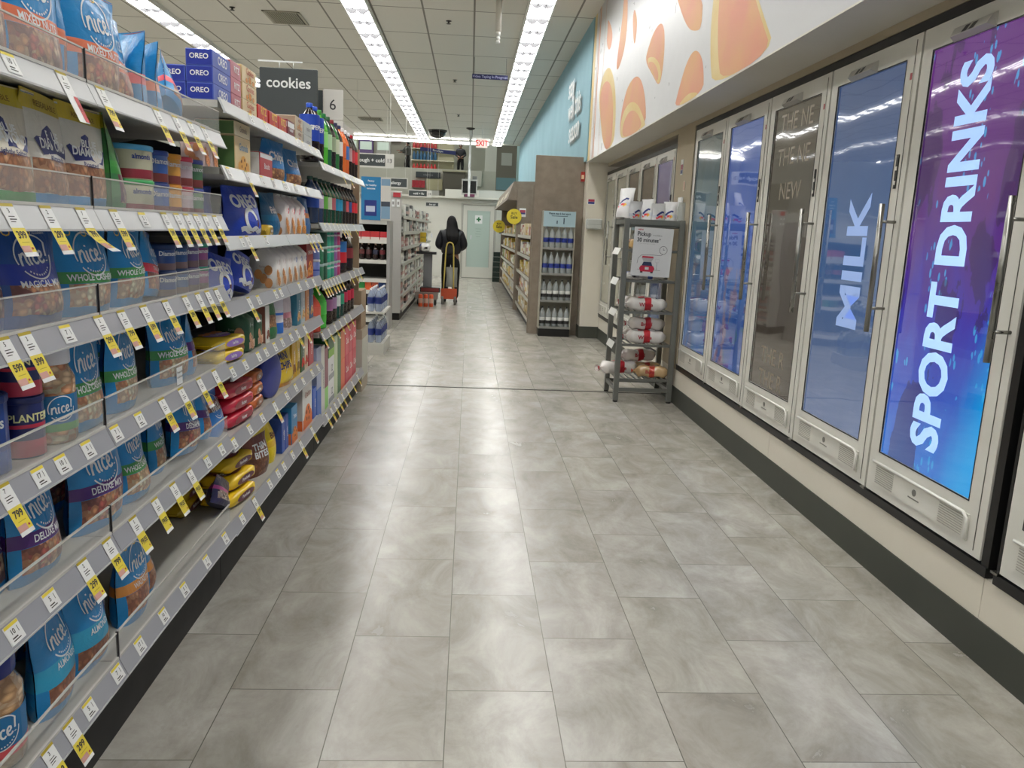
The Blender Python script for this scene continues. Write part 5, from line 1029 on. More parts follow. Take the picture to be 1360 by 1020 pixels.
bread(3, 1.30, 6.33, .967, 0, 'flat white and blue bag on the third rack tier, left'); bread(3, 1.44, 6.33, .967, 1.5, 'flat silver bag under the pickup poster')
bread(0, 1.40, 6.20, .722, pi/2, 'white loaf with red band on the fourth rack tier, front'); bread(1, 1.39, 6.40, .722, pi/2, 'white loaf on the fourth rack tier, back')
bread(0, 1.41, 6.20, .462, pi/2, 'white loaf with red band on the fifth rack tier, front'); bread(1, 1.40, 6.38, .462, pi/2, 'white loaf on the fifth rack tier, back'); bread(1, 1.42, 6.25, .565, pi/2+.1, 'white loaf stacked on the fifth rack tier')
bread(0, 1.22, 6.25, .20, pi/2+.35, 'red and white loaf sticking out at the rack bottom', (0, .0)); bread(2, 1.49, 6.22, .185, pi/2-.2, 'brown bun bag at the bottom right of the rack'); bread(2, 1.48, 6.40, .185, pi/2+.1, 'bun bag at the back of the rack bottom'); bread(1, 1.40, 6.36, .29, pi/2+.3, 'loaf lying on top of the pile at the rack bottom', (0, .1))

# ------------------------------------------------------------------ water display and brown partition
BRN = plaster('brown_laminate', '#7f7365', '#8a7f71', .6, 9)
tag(MB().box(.80, 1.428, 10.235, 10.275, 0, 2.26, bev=.004).build('wood_partition', BRN), 'tall brown end panel beside the white pillar', 'panel')
wr = empty('water_display', (1.11, 10.12, 0), 0, 'upright display of water bottles in front of the brown panel', 'display')
MB().box(-.20, .20, -.10, .10, 0, .10).build('base', RUB, wr)
b = MB().box(-.205, -.195, -.105, .105, .1, 1.58).box(.195, .205, -.105, .105, .1, 1.58).box(-.2, .2, .10, .11, .1, 1.58); b.build('frame', mat('display_frame', '#a9a698', .4), wr)
for i, z in enumerate((.10, .44, .78, 1.10)): MB().box(-.195, .195, -.10, .10, z, z+.008).box(-.195, .195, -.105, -.10, z, z+.03).build('shelf', mat('display_shelf', '#8a8a86', .4), wr)
hd = MB().box(-.2, .2, -.115, -.105, 1.385, 1.575, 0); hd.text('Please stay 6 feet apart', .034, onYm(-.117, 0, 1.545), 1, bold=.02, sx=.86); hd.ribbon([(-.1, 0), (.1, 0)], .006, onYm(-.117, 0, 1.515), 1)
for x, h_ in ((-.03, .04), (.055, .075)): hd.box(x-.006, x+.006, -.118, -.116, 1.42, 1.42+h_, 1); 
hd.build('header_sign', [mat('header_blue', '#a9c4ce', .45), mat('header_ink', '#20304a', .5)], wr)
WB = [bottle(.037, .275, '#c4ccce', '#2a3a8c', '#9a9d9f', None, clear=True, z0=.3, z1=.5), bottle(.037, .275, '#c4ccce', '#d9dbd9', '#1a1a1c', None, clear=True, lab2='#2a2a2c', z0=.2, z1=.5)]
for r_, z in enumerate((.108, .448, .788, 1.108)):
    for c_ in range(5):
        o = empty('water_bottle', (.955+.078*c_, 10.062, z+.0015), 0, 'clear water bottle with %s label, %s from left in the %s row' % ('blue' if r_ > 1 else 'black and white', ORD[c_], ('bottom', 'second lowest', 'second', 'top')[r_]), 'bottle', 'water bottles in the display')
        for n_, mm, _ in WB[0 if r_ > 1 else 1]: place(mm, n_, o)
tag(MB().box(-.025, .025, -.03, 0, 0, .12, 0, bev=.003).box(-.02, .012, -.034, -.03, .03, .08, 1).build('fire_alarm', [mat('alarm_red', '#a82a24', .4), mat('alarm_cream', '#e0c4a0', .4)], None, (1.40, 10.234, 1.96)), 'small red fire alarm at the edge of the brown panel', 'alarm')

# ------------------------------------------------------------------ gondola shelving helper for the background
PASTE = ['#d6d2c6', '#c9c4b4', '#e2e0d8', '#b9a85a', '#c9b04a', '#a85a4c', '#8a9aa8', '#d9cdb0', '#b8b4ac', '#9aa46a', '#c98a6a', '#e6e4de']
def bg_box(w, d, h, c, c2): return box_item(w, d, h, c, c, c, None, .02, '#555555', band=(.25, .55), pic2=c2)
def gondola(name, lab, xf, xb, y0, y1, zs, pal, rnd, side, where, dens=.16, endpanel=None, hs=(.10, .2), top=None, paint=SHELF):
    """side=+1: front looks to +X, -1: front looks to -X"""
    g = empty(name, (0, 0, 0), 0, lab, 'shelf')
    lo, hi = sorted((xf, xb)); H = top or zs[-1]+.3
    MB().box(xb-.01, xb+.01, y0, y1, 0, H).build('back_panel', paint, g)
    b = MB().box(min(xf-side*.04, xb), max(xf-side*.04, xb), y0, y1, 0, zs[0]-.06); b.build('base', mat('kick_black', '#1a1918', .6), g)
    for z in zs:
        b = MB().box(lo, hi, y0, y1, z-.02, z); b.box(xf-.004, xf+.004, y0, y1, z-.045, z, 1); b.build('shelf', [paint, mat('rail_pale', '#bdbcb2', .4)], g)
    n = 0
    for si, z in enumerate(zs):
        nz = (zs[si+1] if si+1 < len(zs) else z+.32); y = y0+.06; i = 0
        while y < y1-dens*1.2-.02:
            w_ = rnd.uniform(.9, 1.2)*dens*(.09 if 0 else 1); h_ = min(nz-z-.04, rnd.uniform(*hs)); c = rnd.choice(pal); c2 = rnd.choice(pal)
            hq = round(h_, 2); wq = round(w_*.9, 2)
            me = bg_box(wq, .12, max(.05, hq), c, c2)
            o = place(me, 'product_box', None, (xf-side*rnd.uniform(.02, .05), y+w_/2, z+.001), 0 if side > 0 else pi)
            i += 1; tag(o, 'small packaged box, %s from the camera on the %s shelf of the %s' % (ORD[min(i, 25)-1], ORD[si], where), 'box', 'packages on the '+where)
            y += w_+.01; n += 1
    return g
rn = random.Random(5)
# right-hand brown shelving beyond the water display (front looks to the aisle, -X)
g = gondola('shelving_unit', 'brown shelving run along the blue wall beyond the water display', .80, 1.30, 10.32, 13.4, [.16, .42, .70, .98, 1.26], ['#d6d2c6', '#c9b48a', '#e2e0d8', '#c9b04a', '#a85a4c', '#d9cdb0'], rn, -1, 'near brown shelving', .26, top=1.75, paint=BRN)
MB().box(.78, 1.30, 10.30, 10.32, 0, 1.90).build('end_panel', BRN, g); MB().box(.76, 1.3, 13.4, 13.44, 0, 2.0).build('end_panel', BRN, g)
g = gondola('shelving_unit', 'second brown shelving run with yellow round signs', .80, 1.30, 13.46, 20.3, [.16, .42, .70, .98, 1.26], ['#d6d2c6', '#cfc39a', '#e2e0d8', '#c9a83a', '#b98a5a', '#9aa46a'], rn, -1, 'far brown shelving', .40, top=1.75, paint=BRN)
MB().box(.78, 1.3, 20.3, 20.34, 0, 2.0).build('end_panel', BRN, g)
b = MB(); b.add([(.60, 13.45, 1.82), (.60, 20.3, 1.82), (.70, 20.3, 2.12), (.70, 13.45, 2.12)], [(0, 3, 2, 1)], 0); b.add([(.60, 13.45, 1.82), (.60, 20.3, 1.82), (1.3, 20.3, 1.80), (1.3, 13.45, 1.80)], [(0, 1, 2, 3)], 1); b.add([(.70, 13.45, 2.12), (.70, 20.3, 2.12), (1.3, 20.3, 2.14), (1.3, 13.45, 2.14)], [(0, 3, 2, 1)], 1); b.add([(.6, 13.45, 1.82), (.7, 13.45, 2.12), (1.3, 13.45, 2.14), (1.3, 13.45, 1.8)], [(0, 3, 2, 1)], 1)
for i in range(3): b.poly([(.613+.075, 14.2+2*i, 2.07), (.613, 14.2+2*i, 1.88), (.613, 15.6+2*i, 1.88), (.613+.075, 15.6+2*i, 2.07)], 2)
b.build('canopy', [BRN, BRN, mat('canopy_panel', '#b9b29a', .5)], g)
for i, (x, y, z, r_, t) in enumerate(((.72, 13.5, 1.55, .125, 'larger yellow round sign on the near brown shelving end'), (.60, 17.0, 1.40, .13, 'smaller yellow round sign farther along the brown shelving'))):
    b = MB().lathe([(r_, 0), (r_, .004)], 24, M=Matrix.Rotation(pi/2, 4, 'X')).text('BUY', r_*.4, onYm(-.006, 0, r_*.4), 1, bold=.02).text('Sale', r_*.6, onYm(-.006, 0, -r_*.1), 1, bold=.02); o = b.build('round_sign', [mat('round_yellow', '#dfca3a', .45), mat('sign_dark_ink', '#4a4526', .5)], None, (x, y-.12, z)); tag(o, t, 'sign')
for (x, y, z, w_, h_, c, t) in ((.86, 10.29, 1.62, .055, .10, '#a83a4c', 'small red and blue notice on the near brown end panel'), (.86, 13.39, 1.62, .11, .14, '#b04a5c', 'red and blue notice in the middle of the brown shelving')):
    tag(MB().box(-w_/2, w_/2, -.004, 0, -h_/2, h_/2, 0).box(-w_*.42, w_*.42, -.006, -.004, 0, h_*.3, 1).box(-w_*.42, w_*.42, -.006, -.004, -h_*.2, 0, 2).build('wall_notice', [WHITE, mat('notice_r', c, .5), mat('notice_b', '#35407c', .5)], None, (x, y, z)), t, 'notice')
tag(MB().box(-.05, .05, -.004, 0, -.14, .14).text('PLAY', .05, onYm(-.006, 0, .05), 1).build('wall_notice', [mat('notice_navy', '#232c52', .5), WHITE], None, (.83, 21.84, 1.38)), 'navy vertical notice on the wall right of the pharmacy door', 'notice')
b = MB()
for i in range(6): b.box(-.13+.003*i, .13-.003*i, -.12, .12, .13*i, .13*i+.115)
tag(b.build('basket_stack', mat('basket_green', '#22352f', .5), None, (.74, 20.75, .0)), 'stack of dark green shopping baskets beside the pharmacy door', 'baskets')

# ------------------------------------------------------------------ left side beyond the snack row
WHP = mat('white_metal_panel', '#bdbcb8', .35); GRY = mat('panel_grey', '#9c9b9a', .4)
g = empty('shelving_unit', (0, 0, 0), 0, 'white end-cap shelving facing the camera with red boxes and bottles', 'shelf')
MB().box(-2.0, -1.04, 10.5, 10.53, .05, 1.37).build('back_panel', BACK, g); MB().box(-2.0, -1.04, 10.12, 10.5, 0, .12).build('base', RUB, g)
for z in (.14, .50, .645, .88, 1.13, 1.365): MB().box(-2.0, -1.04, 10.10, 10.5, z-.02, z).box(-2.0, -1.04, 10.085, 10.10, z-.045, z+.002).build('shelf', mat('white_shelf', '#cfcec8', .4), g)
MB().box(-1.04, -1.00, 10.10, 10.5, .0, 1.37).build('side_panel', GRY, g)
for i in range(4): tag(place(box_item(.11, .12, .10, '#c4303a', '#c4303a', '#c4303a', None, band=(.0, .3), pic2='#d9cfc8'), 'product_box', None, (-1.42+.115*i, 10.13, 1.131), -pi/2), 'red box on the white end-cap, %s from the left' % ORD[i], 'box', 'red boxes on the end-cap')
for r_, z in enumerate((.881, .501)):
    for i in range(5):
        c = ('#c96a6a', '#6a3a3a', '#5a3a3c', '#3a3c50', '#6a2a30')[i] if r_ == 0 else ('#3a7a4a', '#2f9a4a', '#c9562c', '#c95a3a', '#2a4a8a')[i]
        if r_ == 0:
            o = empty('product_bottle', (-1.44+.085*i, 10.16, z), 0, 'small bottle on the white end-cap, %s from the left on the middle shelf' % ORD[i], 'bottle', 'bottles on the end-cap')
            for n_, mm, _ in bottle(.034, .2, '#241414', c, '#c9b09a', None): place(mm, n_, o)
        else: tag(place(box_item(.08, .1, .12, c, c, c), 'product_box', None, (-1.44+.085*i, 10.13, z), -pi/2), 'small coloured box on the white end-cap, %s from the left' % ORD[i], 'box', 'small boxes on the end-cap')
b = MB().box(-.12, .12, 0, .01, 0, .52, 0); b.text('Pantry', .03, onYm(-.002, 0, .47), 1, bold=.02); b.text('for healthy', .03, onYm(-.002, 0, .42), 1, bold=.02); b.text('tummies', .03, onYm(-.002, 0, .38), 1, bold=.02); b.box(-.08, .07, -.002, 0, .05, .24, 2).box(-.06, .05, -.003, -.002, .10, .17, 3)
tag(b.build('poster', [mat('poster_blue', '#1f78ac', .4), WHITE, mat('poster_deepblue', '#1c2f7c', .4), mat('poster_panel', '#b9c4dc', .4)], None, (-1.235, 10.06, 1.37)), 'tall blue poster at the end of the soda shelving', 'poster')
b = MB().box(-.062, .062, 0, .01, 0, .52, 0).box(-.055, .055, -.002, 0, .42, .50, 1).box(-.055, .055, -.002, 0, .02, .17, 1).box(-.055, .055, -.003, -.002, .17, .23, 2)
tag(b.build('poster', [mat('poster_paper', '#c9c8c2', .5), mat('poster_photo', '#7a9ab4', .5), mat('poster_slate', '#3a4250', .5)], None, (-1.055, 10.06, 1.37)), 'narrow white poster beside the blue poster', 'poster')
# cartons with bottles on the floor at the end of the soda row
cb = tag(MB().box(-.13, .13, -.14, .14, 0, .30).build('cardboard_display', mat('cardboard', '#a08a70', .8), None, (-.96, 6.34, .50)), 'brown cardboard display box at the end of the soda row', 'box')
o = tag(MB().box(-.16, .16, -.18, .18, 0, .495).box(-.161, .161, -.181, .181, .10, .42, 1).build('cardboard_display', [mat('cardboard_pale', '#b0a592', .8), mat('carton_print', '#c4c4b8', .6)], None, (-.98, 6.36, .0)), 'pale carton stacked on the floor at the row end', 'box')
tag(MB().box(-.03, .03, -.01, .01, 0, 1.06, 0).box(-.004, .004, -.011, -.01, .98, .99, 1).build('cardboard_sign', [mat('cardboard', '#a08a70', .8), RUB], None, (-.885, 6.24, .80)), 'tall narrow brown cardboard strip at the row end', 'cardboard')
w2 = empty('water_pallet', (-1.0, 8.4, 0), 0, 'white framed stand with packs of bottled water', 'display')
MB().box(-.2, .15, -.35, .35, 0, .12).build('base', mat('stand_white', '#c4c3bb', .5), w2); MB().box(-.2, .15, -.35, .35, .42, .44).build('shelf', mat('stand_white', '#c4c3bb', .5), w2)
wbt = bottle(.036, .235, '#a9b6cc', '#24357a', '#dfe2e6', None, clear=True)
k = 0
for z in (.12, .44):
    for j in range(5):
        for i in range(2):
            k += 1; o = empty('water_bottle', (-.99+.08*i, 8.12+.13*j, z+.001), 0, 'blue labelled water bottle, %s from the front in the %s row %s' % (ORD[j], ('lower', 'upper')[z > .2], ('back', 'aisle side')[i]), 'bottle', 'bottled water on the white stand')
            for n_, mm, _ in wbt: place(mm, n_, o)
# second left gondola with end panel
g = gondola('shelving_unit', 'long white shelving beyond the end-cap packed with small hanging goods', -.93, -1.35, 11.24, 19.0, [.16, .36, .58, .80, 1.02, 1.24, 1.46], ['#cfcdc6', '#e4e3de', '#b9b7b0', '#a06a66', '#d9d6cf', '#8a8a8c', '#c9a8a0', '#3c3c3e', '#e8e7e3'], rn, 1, 'long white shelving', .36, hs=(.12, .19), top=1.75)
MB().box(-1.12, -.955, 11.20, 11.24, .10, 1.78, bev=.006).build('end_panel', WHP, g); MB().box(-1.40, -1.13, 11.20, 11.24, .10, 1.6).build('end_panel', GRY, g)
for x in (-1.07, -1.0): tag(MB().box(-.02, .02, -.004, 0, -.05, .05, 0).box(-.012, .012, -.006, -.004, -.02, .02, 1).build('wall_notice', [WHITE, GRY], None, (x, 11.19, 1.62)), 'tiny white label at the %s of the white end panel' % ('left' if x < -1.05 else 'right'), 'label')
tag(MB().box(-.05, .05, -.01, 0, -.03, .03).build('wall_notice', mat('notice_red2', '#b8323c', .5), None, (-1.02, 11.18, 1.73)), 'red topper on the white end panel', 'label')
for i, (x, y, z) in enumerate(((-.872, 15.0, .98), (-.872, 15.1, .76))): tag(MB().box(-.055, .055, -.004, 0, -.09, .09, 0).text('SALE', .04, onYm(-.006, 0, 0), 1).build('hanging_sign', [mat('sale_yellow', '#d9b82c', .5), TK], None, (x, y, z+.15)), '%s yellow sale card on the white shelving' % ('upper', 'lower')[i], 'sign')

# aisle signs
SLATE = mat('sign_slate', '#3d4345', .5)
d = empty('aisle_sign', (-1.235, 5.6, 2.30), 0, 'dark grey aisle sign reading cookies', 'sign')
MB().box(-.19, .19, -.01, .01, -.50, 0, bev=.004).box(-.07, -.04, -.008, .008, -.699, -.495).build('sign_panel', SLATE, d); MB().text('cookies', .095, onYm(-.013, .0, -.095), 0, bold=.015).build('lettering', WHITE, d, label='white cookies lettering')
MB().box(-.20, .09, -.004, .004, .036, .046).build('hanging_bar', WHITE, d)
for x in (-.06, .03): MB().tube([(x, 0, -.0), (x, 0, .04)], .003, 6).build('hook', WHITE, d)
d = empty('aisle_sign', (-1.385, 5.78, 2.20), 0, 'grey aisle sign ending in oce behind the cookies sign, with number 6', 'sign')
MB().box(-.36, .34, -.01, .01, -.50, 0).box(.09, .12, -.008, .008, -.599, -.5).build('sign_panel', SLATE, d); MB().text('grocery', .09, onYm(-.013, -.35, -.10), 0, bold=.015).build('lettering', WHITE, d)
MB().box(.345, .48, -.012, .012, -.19, .01, 0).box(.345, .48, -.012, .012, -.42, -.195, 0).text('6', .10, onYm(-.0135, .41, -.095), 1).build('number_panel', [mat('number_white', '#cfcec8', .5), mat('ink_dark', '#26282a', .5)], d, label='white panel with the number 6')
b = MB().box(-.01, .01, -.5, .5, 0, 2.14, 0)
for i in range(3): b.box(.01, .0115, -.42+.3*i, -.22+.3*i, 1.74, 2.02, 1)
tag(b.build('header_panel', [mat('header_white', '#cfcbc2', .5), mat('header_print', '#d6cac4', .5)], None, (-1.10, 7.07, 0)), 'tall white side panel rising behind the soda bottles', 'panel')
def aisle(x, y, z, w_, h_, t, num, lab, hang=True):
    d = empty('aisle_sign', (x, y, z), 0, lab, 'sign')
    MB().box(-w_/2, w_/2, -.01, .01, -h_/2, h_/2).build('sign_frame', mat('number_white', '#cfcec8', .5), d)
    MB().box(-w_/2+.01, w_/2-h_*.55*(1 if num else 0)-.02, -.014, -.01, -h_/2+.03, h_/2-.02).build('sign_panel', SLATE, d)
    MB().text(t, h_*.38, onYm(-.0155, -h_*.2*(1 if num else 0), 0), 0, bold=.015).build('lettering', WHITE, d)
    if num: MB().text(num, h_*.42, onYm(-.0155, w_/2-h_*.33, 0), 0).build('number', mat('ink_dark', '#26282a', .5), d)
    if hang:
        for sx in (-.4, .4): MB().box(sx*w_-.002, sx*w_+.002, -.002, .002, h_/2, CEIL-z-.001).build('hanger_wire', HOUS, d)
aisle(-1.80, 15.0, 2.47, .74, .25, 'cough + cold', '13', 'hanging grey sign reading cough + cold 13')
aisle(-1.62, 17.5, 2.22, .50, .22, 'allergy', None, 'smaller grey hanging sign reading allergy')
aisle(-1.10, 17.5, 2.02, .50, .16, 'cold + flu', '14', 'small grey sign reading cold + flu above the white shelving')
aisle(-.93, 19.5, 1.86, .32, .13, 'first aid', None, 'tiny grey sign low before the pharmacy wall')

# ------------------------------------------------------------------ people
SKIN = mat('skin', '#8a6450', .5); HAIR = mat('dark_hair', '#080606', .6, spec=.25); JKT = mat('black_jacket', '#1d1f25', .5); TRS = mat('black_trousers', '#09090b', .8); SHOE = mat('shoe_black', '#151515', .4); GLINT = mat('reflective_patch', '#c9ccd0', .3)
def skin_body(name, joints, edges, mat_, parent, lv=2):
    me = bpy.data.meshes.new(name); me.from_pydata([j[0] for j in joints], edges, []); me.materials.append(mat_)
    o = bpy.data.objects.new(name, me); COL.objects.link(o); o.parent = parent
    o.modifiers.new('skin', 'SKIN')
    if not me.skin_vertices: pass
    for i, j in enumerate(joints):
        sv = me.skin_vertices[0].data[i]; r = j[1]; sv.radius = r if isinstance(r, tuple) else (r, r)
    me.skin_vertices[0].data[0].use_root = True
    s = o.modifiers.new('sub', 'SUBSURF'); s.levels = lv; s.render_levels = lv
    for m in (o.modifiers['skin'],): m.use_smooth_shade = True
    return o
def human(root, H=1.55, look=0, arms=None, jacket=JKT, trousers=TRS, hands=True, step=.06):
    """figure facing +Y, feet on z=0"""
    k = H/1.55
    def V(x, y, z): return (x*k, y*k, z*k)
    aL, aR = arms or (((-.18, -.0, 1.23), (-.235, -.02, 1.02), (-.10, .20, .95)), ((.18, -.0, 1.23), (.24, -.02, 1.02), (.11, .21, .94)))
    J = [(V(0, 0, .84), (.12*k, .09*k)), (V(0, 0, 1.02), (.11*k, .08*k)), (V(0, .0, 1.20), (.12*k, .08*k)), (V(0, .01, 1.28), (.05*k, .045*k)), (V(0, .015, 1.37), (.045*k, .045*k)), (V(0, .02, 1.45), (.072*k, .088*k)), (V(0, .02, 1.52), (.05*k, .06*k)),
         (V(-.085, 0, .78), .085*k), (V(-.095, .01+step, .44), .055*k), (V(-.10, 0+step*.4, .08), .036*k), (V(-.105, .10+step*.4, .035), .033*k),
         (V(.085, 0, .78), .085*k), (V(.095, .01-step*.3, .44), .055*k), (V(.10, -.03-step, .08), .036*k), (V(.105, .07-step, .035), .033*k)]
    E_ = [(0, 1), (1, 2), (2, 3), (3, 4), (4, 5), (5, 6), (0, 7), (7, 8), (8, 9), (9, 10), (0, 11), (11, 12), (12, 13), (13, 14)]
    n = len(J)
    for a in (aL, aR):
        J += [(V(*a[0]), .055*k), (V(*a[1]), .042*k), (V(*a[2]), .026*k)]; E_ += [(2, n), (n, n+1), (n+1, n+2)]
        hx, hy, hz = a[2]; w0 = Vector(a[2]); dv = (w0-Vector(a[1])).normalized()
        p = w0+dv*.06; J.append((V(*p), (.030*k, .016*k))); E_.append((n+2, n+3)); m = n+4
        sd = dv.cross(Vector((0, 0, 1))).normalized() if abs(dv.z) < .9 else Vector((0, 1, 0))
        for q, L in ((-.027, .055), (-.009, .068), (.009, .064), (.026, .05)):
            r1 = p+sd*q+dv*.03; r2 = r1+dv*L*.5+Vector((0, 0, -.008)); r3 = r2+dv*L*.4+Vector((0, 0, -.02))
            J += [(V(*r1), .009*k), (V(*r2), .0085*k), (V(*r3), .0075*k)]; E_ += [(n+3, m), (m, m+1), (m+1, m+2)]; m += 3
        t1 = w0+dv*.03+sd*.035; t2 = t1+dv*.04+sd*.012; J += [(V(*t1), .010*k), (V(*t2), .009*k)]; E_ += [(n+3, m), (m, m+1)]; n = m+2
    body = skin_body('body', J, E_, SKIN, root)
    # clothing shells
    T = [(V(0, 0, .86), (.185*k, .155*k)), (V(0, 0, .93), (.195*k, .165*k)), (V(0, 0, 1.05), (.19*k, .16*k)), (V(0, 0, 1.19), (.20*k, .155*k)), (V(0, .005, 1.285), (.14*k, .115*k)), (V(0, .01, 1.34), (.085*k, .08*k))]
    TE = [(0, 1), (1, 2), (2, 3), (3, 4), (4, 5)]; n = len(T)
    for a in (aL, aR):
        T += [(V(*a[0]), .088*k), (V(*(Vector(a[0])*.5+Vector(a[1])*.5)), .08*k), (V(*a[1]), .070*k), (V(*(Vector(a[1])*.15+Vector(a[2])*.85)), .042*k)]; TE += [(3, n), (n, n+1), (n+1, n+2), (n+2, n+3)]; n += 4
    skin_body('jacket', T, TE, jacket, root)
    T = [(V(0, 0, .93), (.165*k, .135*k)), (V(0, 0, .80), (.175*k, .14*k))]; TE = [(0, 1)]; n = 2
    for j in (7, 11):
        hip, kn, an = (Vector(J[j][0]), Vector(J[j+1][0]), Vector(J[j+2][0]))
        T += [(tuple(hip), .10*k), (tuple(hip*.5+kn*.5), .088*k), (tuple(kn), .075*k), (tuple(kn*.5+an*.5), .066*k), (tuple(an+Vector((0, 0, .0))), .058*k)]; TE += [(1, n), (n, n+1), (n+1, n+2), (n+2, n+3), (n+3, n+4)]; n += 5
    skin_body('trousers', T, TE, trousers, root)
    for j in (9, 13):
        a = Vector(J[j][0]); b = Vector(J[j+1][0])
        skin_body('shoe', [((a.x, a.y-.02*k, .045*k), .045*k), ((a.x, a.y+.06*k, .04*k), .042*k), ((b.x, b.y+.04*k, .035*k), .034*k)], [(0, 1), (1, 2)], SHOE, root)
    # face
    f = MB(); 
    for sx in (-1, 1): f.lathe([(.001, -.011), (.008, -.008), (.011, 0), (.008, .008), (.001, .011)], 8, c=(sx*.03*k, .098*k, 1.455*k)); f.lathe([(.001, -.02), (.012, -.01), (.013, .01), (.001, .022)], 8, 1, c=(sx*.076*k, .02*k, 1.45*k))
    f.add([V(-.012, .10, 1.43), V(.012, .10, 1.43), V(0, .125, 1.425), V(0, .10, 1.46)], [(0, 2, 3), (2, 1, 3), (0, 1, 2)], 1); f.box(-.022*k, .022*k, .096*k, .102*k, 1.398*k, 1.404*k, 2)
    f.build('face', [WHITE, SKIN, mat('lips', '#6a3a38', .5)], root)
    return root
def hair(root, k, long_=True, side=.0):
    """cap of hair over the skull and, when long, a mass falling down the back"""
    b = MB()
    def cap(u, v):
        a = 2*pi*u; t = v*pi*.62; r = sin(t); fr = .55+.45*min(1, max(0, .5-.9*sin(a)))
        t2 = t*(fr if sin(a) > .2 else 1); return (.083*k*sin(t2)*cos(a), .012*k+.098*k*sin(t2)*sin(a), 1.455*k+.10*k*cos(t2))
    b.grid(lambda u, v: cap(u, max(.001, v)), 24, 14, 0, flip=True)
    if long_:
        prof = [(1.50, .070, .045, -.03), (1.44, .092, .07, -.035), (1.36, .10, .07, -.055), (1.28, .115, .055, -.10), (1.20, .115, .04, -.155), (1.12, .095, .03, -.175), (1.05, .06, .02, -.175), (1.02, .01, .006, -.17)]
        def fall(u, v):
            q = v*(len(prof)-1); i = min(len(prof)-2, int(q)); f = q-i; z, rx, ry, y = [prof[i][j]*(1-f)+prof[i+1][j]*f for j in range(4)]
            a = 2*pi*u; w_ = 1+.05*sin(9*a)+.03*sin(23*a)
            return ((side*(1.5-z)*1.6+rx*cos(a)*w_)*k, (y+ry*sin(a)*w_)*k, z*k)
        b.grid(fall, 40, 24, 0)
    return b.build('hair', HAIR, root)
pr = empty('person', (-.33, 14.25, 0), 0, 'person seen from behind with long dark hair, black jacket and black trousers', 'person')
human(pr, 1.53); hair(pr, 1.53/1.55, True, .05)
b = MB()
for sx in (-1, 1): b.box(sx*.225-.012, sx*.225+.012, -.135, -.10, 1.17, 1.24, 0, M=Matrix.Rotation(sx*.1, 4, 'Y'))
b.build('reflective_patch', GLINT, pr)
for x, y, z, rz, lab, aa in ((-3.35, 42.5, 4.02, 1.35, 'distant person standing on the stand-in upper level in dark clothes', True), (-.62, 42.5, 4.02, pi, 'distant person in a black hooded jacket behind the stand-in upper counter', False)):
    q = empty('person', (x, y, z), rz, lab, 'person')
    arms = (((-.18, .02, 1.24), (-.20, .16, 1.08), (-.15, .40, 1.10)), ((.18, .02, 1.24), (.20, .16, 1.06), (.12, .38, 1.04))) if aa else None
    human(q, 1.62, arms=arms, jacket=mat('grey_coat', '#3a3b38', .7) if aa else JKT); hair(q, 1.62/1.55, False)
bg = empty('tote_bag', (-.36, 14.02, .45), 0, 'translucent white plastic bag hanging in front of the trousers of the person', 'bag')
pm = pouch(.20, .34, .09, mat('plastic_bag', '#9a9b94', .4, alpha=.8), None, key='tote', seed=4); place(pm, 'bag_body', bg, (0.06, .0, -.15), -pi/2)
# hand cart
ht = empty('hand_truck', (-.34, 13.85, 0), 0, 'yellow tubular hand truck standing behind the person', 'hand truck')
YEL = mat('truck_yellow', '#c9b45a', .4)
path = [(-.105, .06, .12), (-.085, 0, .5), (-.065, -.02, .98)]+[(-.055*cos(t*pi/8), -.02, 1.02+.055*sin(t*pi/8)) for t in range(9)]+[(.065, -.02, .98), (.075, 0, .5), (.085, .06, .12)]
MB().tube(path, .012, 10).build('handle_frame', YEL, ht)
b = MB().box(-.14, .14, -.02, .0, .10, .28); b.build('cross_plate', mat('truck_orange', '#b84a28', .45), ht)
for sx in (-1, 1): MB().lathe([(.03, -.02), (.075, -.02), (.08, 0), (.075, .02), (.03, .02)], 18, M=Matrix.Translation((sx*.11, .02, .08)) @ Matrix.Rotation(pi/2, 4, 'Y')).build('wheel', mat('wheel_grey', '#6f6c66', .5), ht)
ct = empty('stock_cart', (-.69, 13.80, 0), 0, 'low grey stock cart with dark crate beside the white shelving', 'cart')
MB().box(-.22, .16, -.2, .2, .10, .22).build('deck', mat('cart_grey', '#8a7f78', .5), ct); MB().box(-.14, .20, -.15, .15, .22, .30).box(-.12, .18, -.16, -.15, .23, .29, 1).build('crate', [RUB, mat('crate_red', '#7a2a28', .5)], ct)
MB().box(-.1, .05, .05, .10, .30, .86).build('upright_panel', mat('cart_panel', '#77787a', .4), ct); MB().box(-.22, .12, -.05, .2, .86, .90).build('shelf', RUB, ct)
for sx in (-.17, .12):
    for sy in (-.14, .14): MB().lathe([(.02, -.015), (.05, -.015), (.05, .015), (.02, .015)], 14, M=Matrix.Translation((sx, sy, .05)) @ Matrix.Rotation(pi/2, 4, 'Y')).build('wheel', RUB, ct)
o = place(LF[3], 'plastic_wrap', None, (-.78, 13.87, .903), .3); o.scale = (1.6, .8, 2.6); tag(o, 'crumpled white plastic goods on top of the stock cart', 'bag')
for i in range(3): tag(MB().lathe([(.035, 0), (.036, .01), (.036, .19), (.03, .205), (.012, .21)], 14).lathe([(.0365, .06), (.0365, .14)], 14, 1, cap=False).build('orange_bottle', [mat('orange_pack', '#d9562c', .4), mat('orange_label', '#d9b0a0', .4)], None, (-.80+.09*i, 13.35, 0)), 'orange bottle standing on the floor beside the cart, %s from the left' % ORD[i], 'bottle', 'orange bottles on the floor')

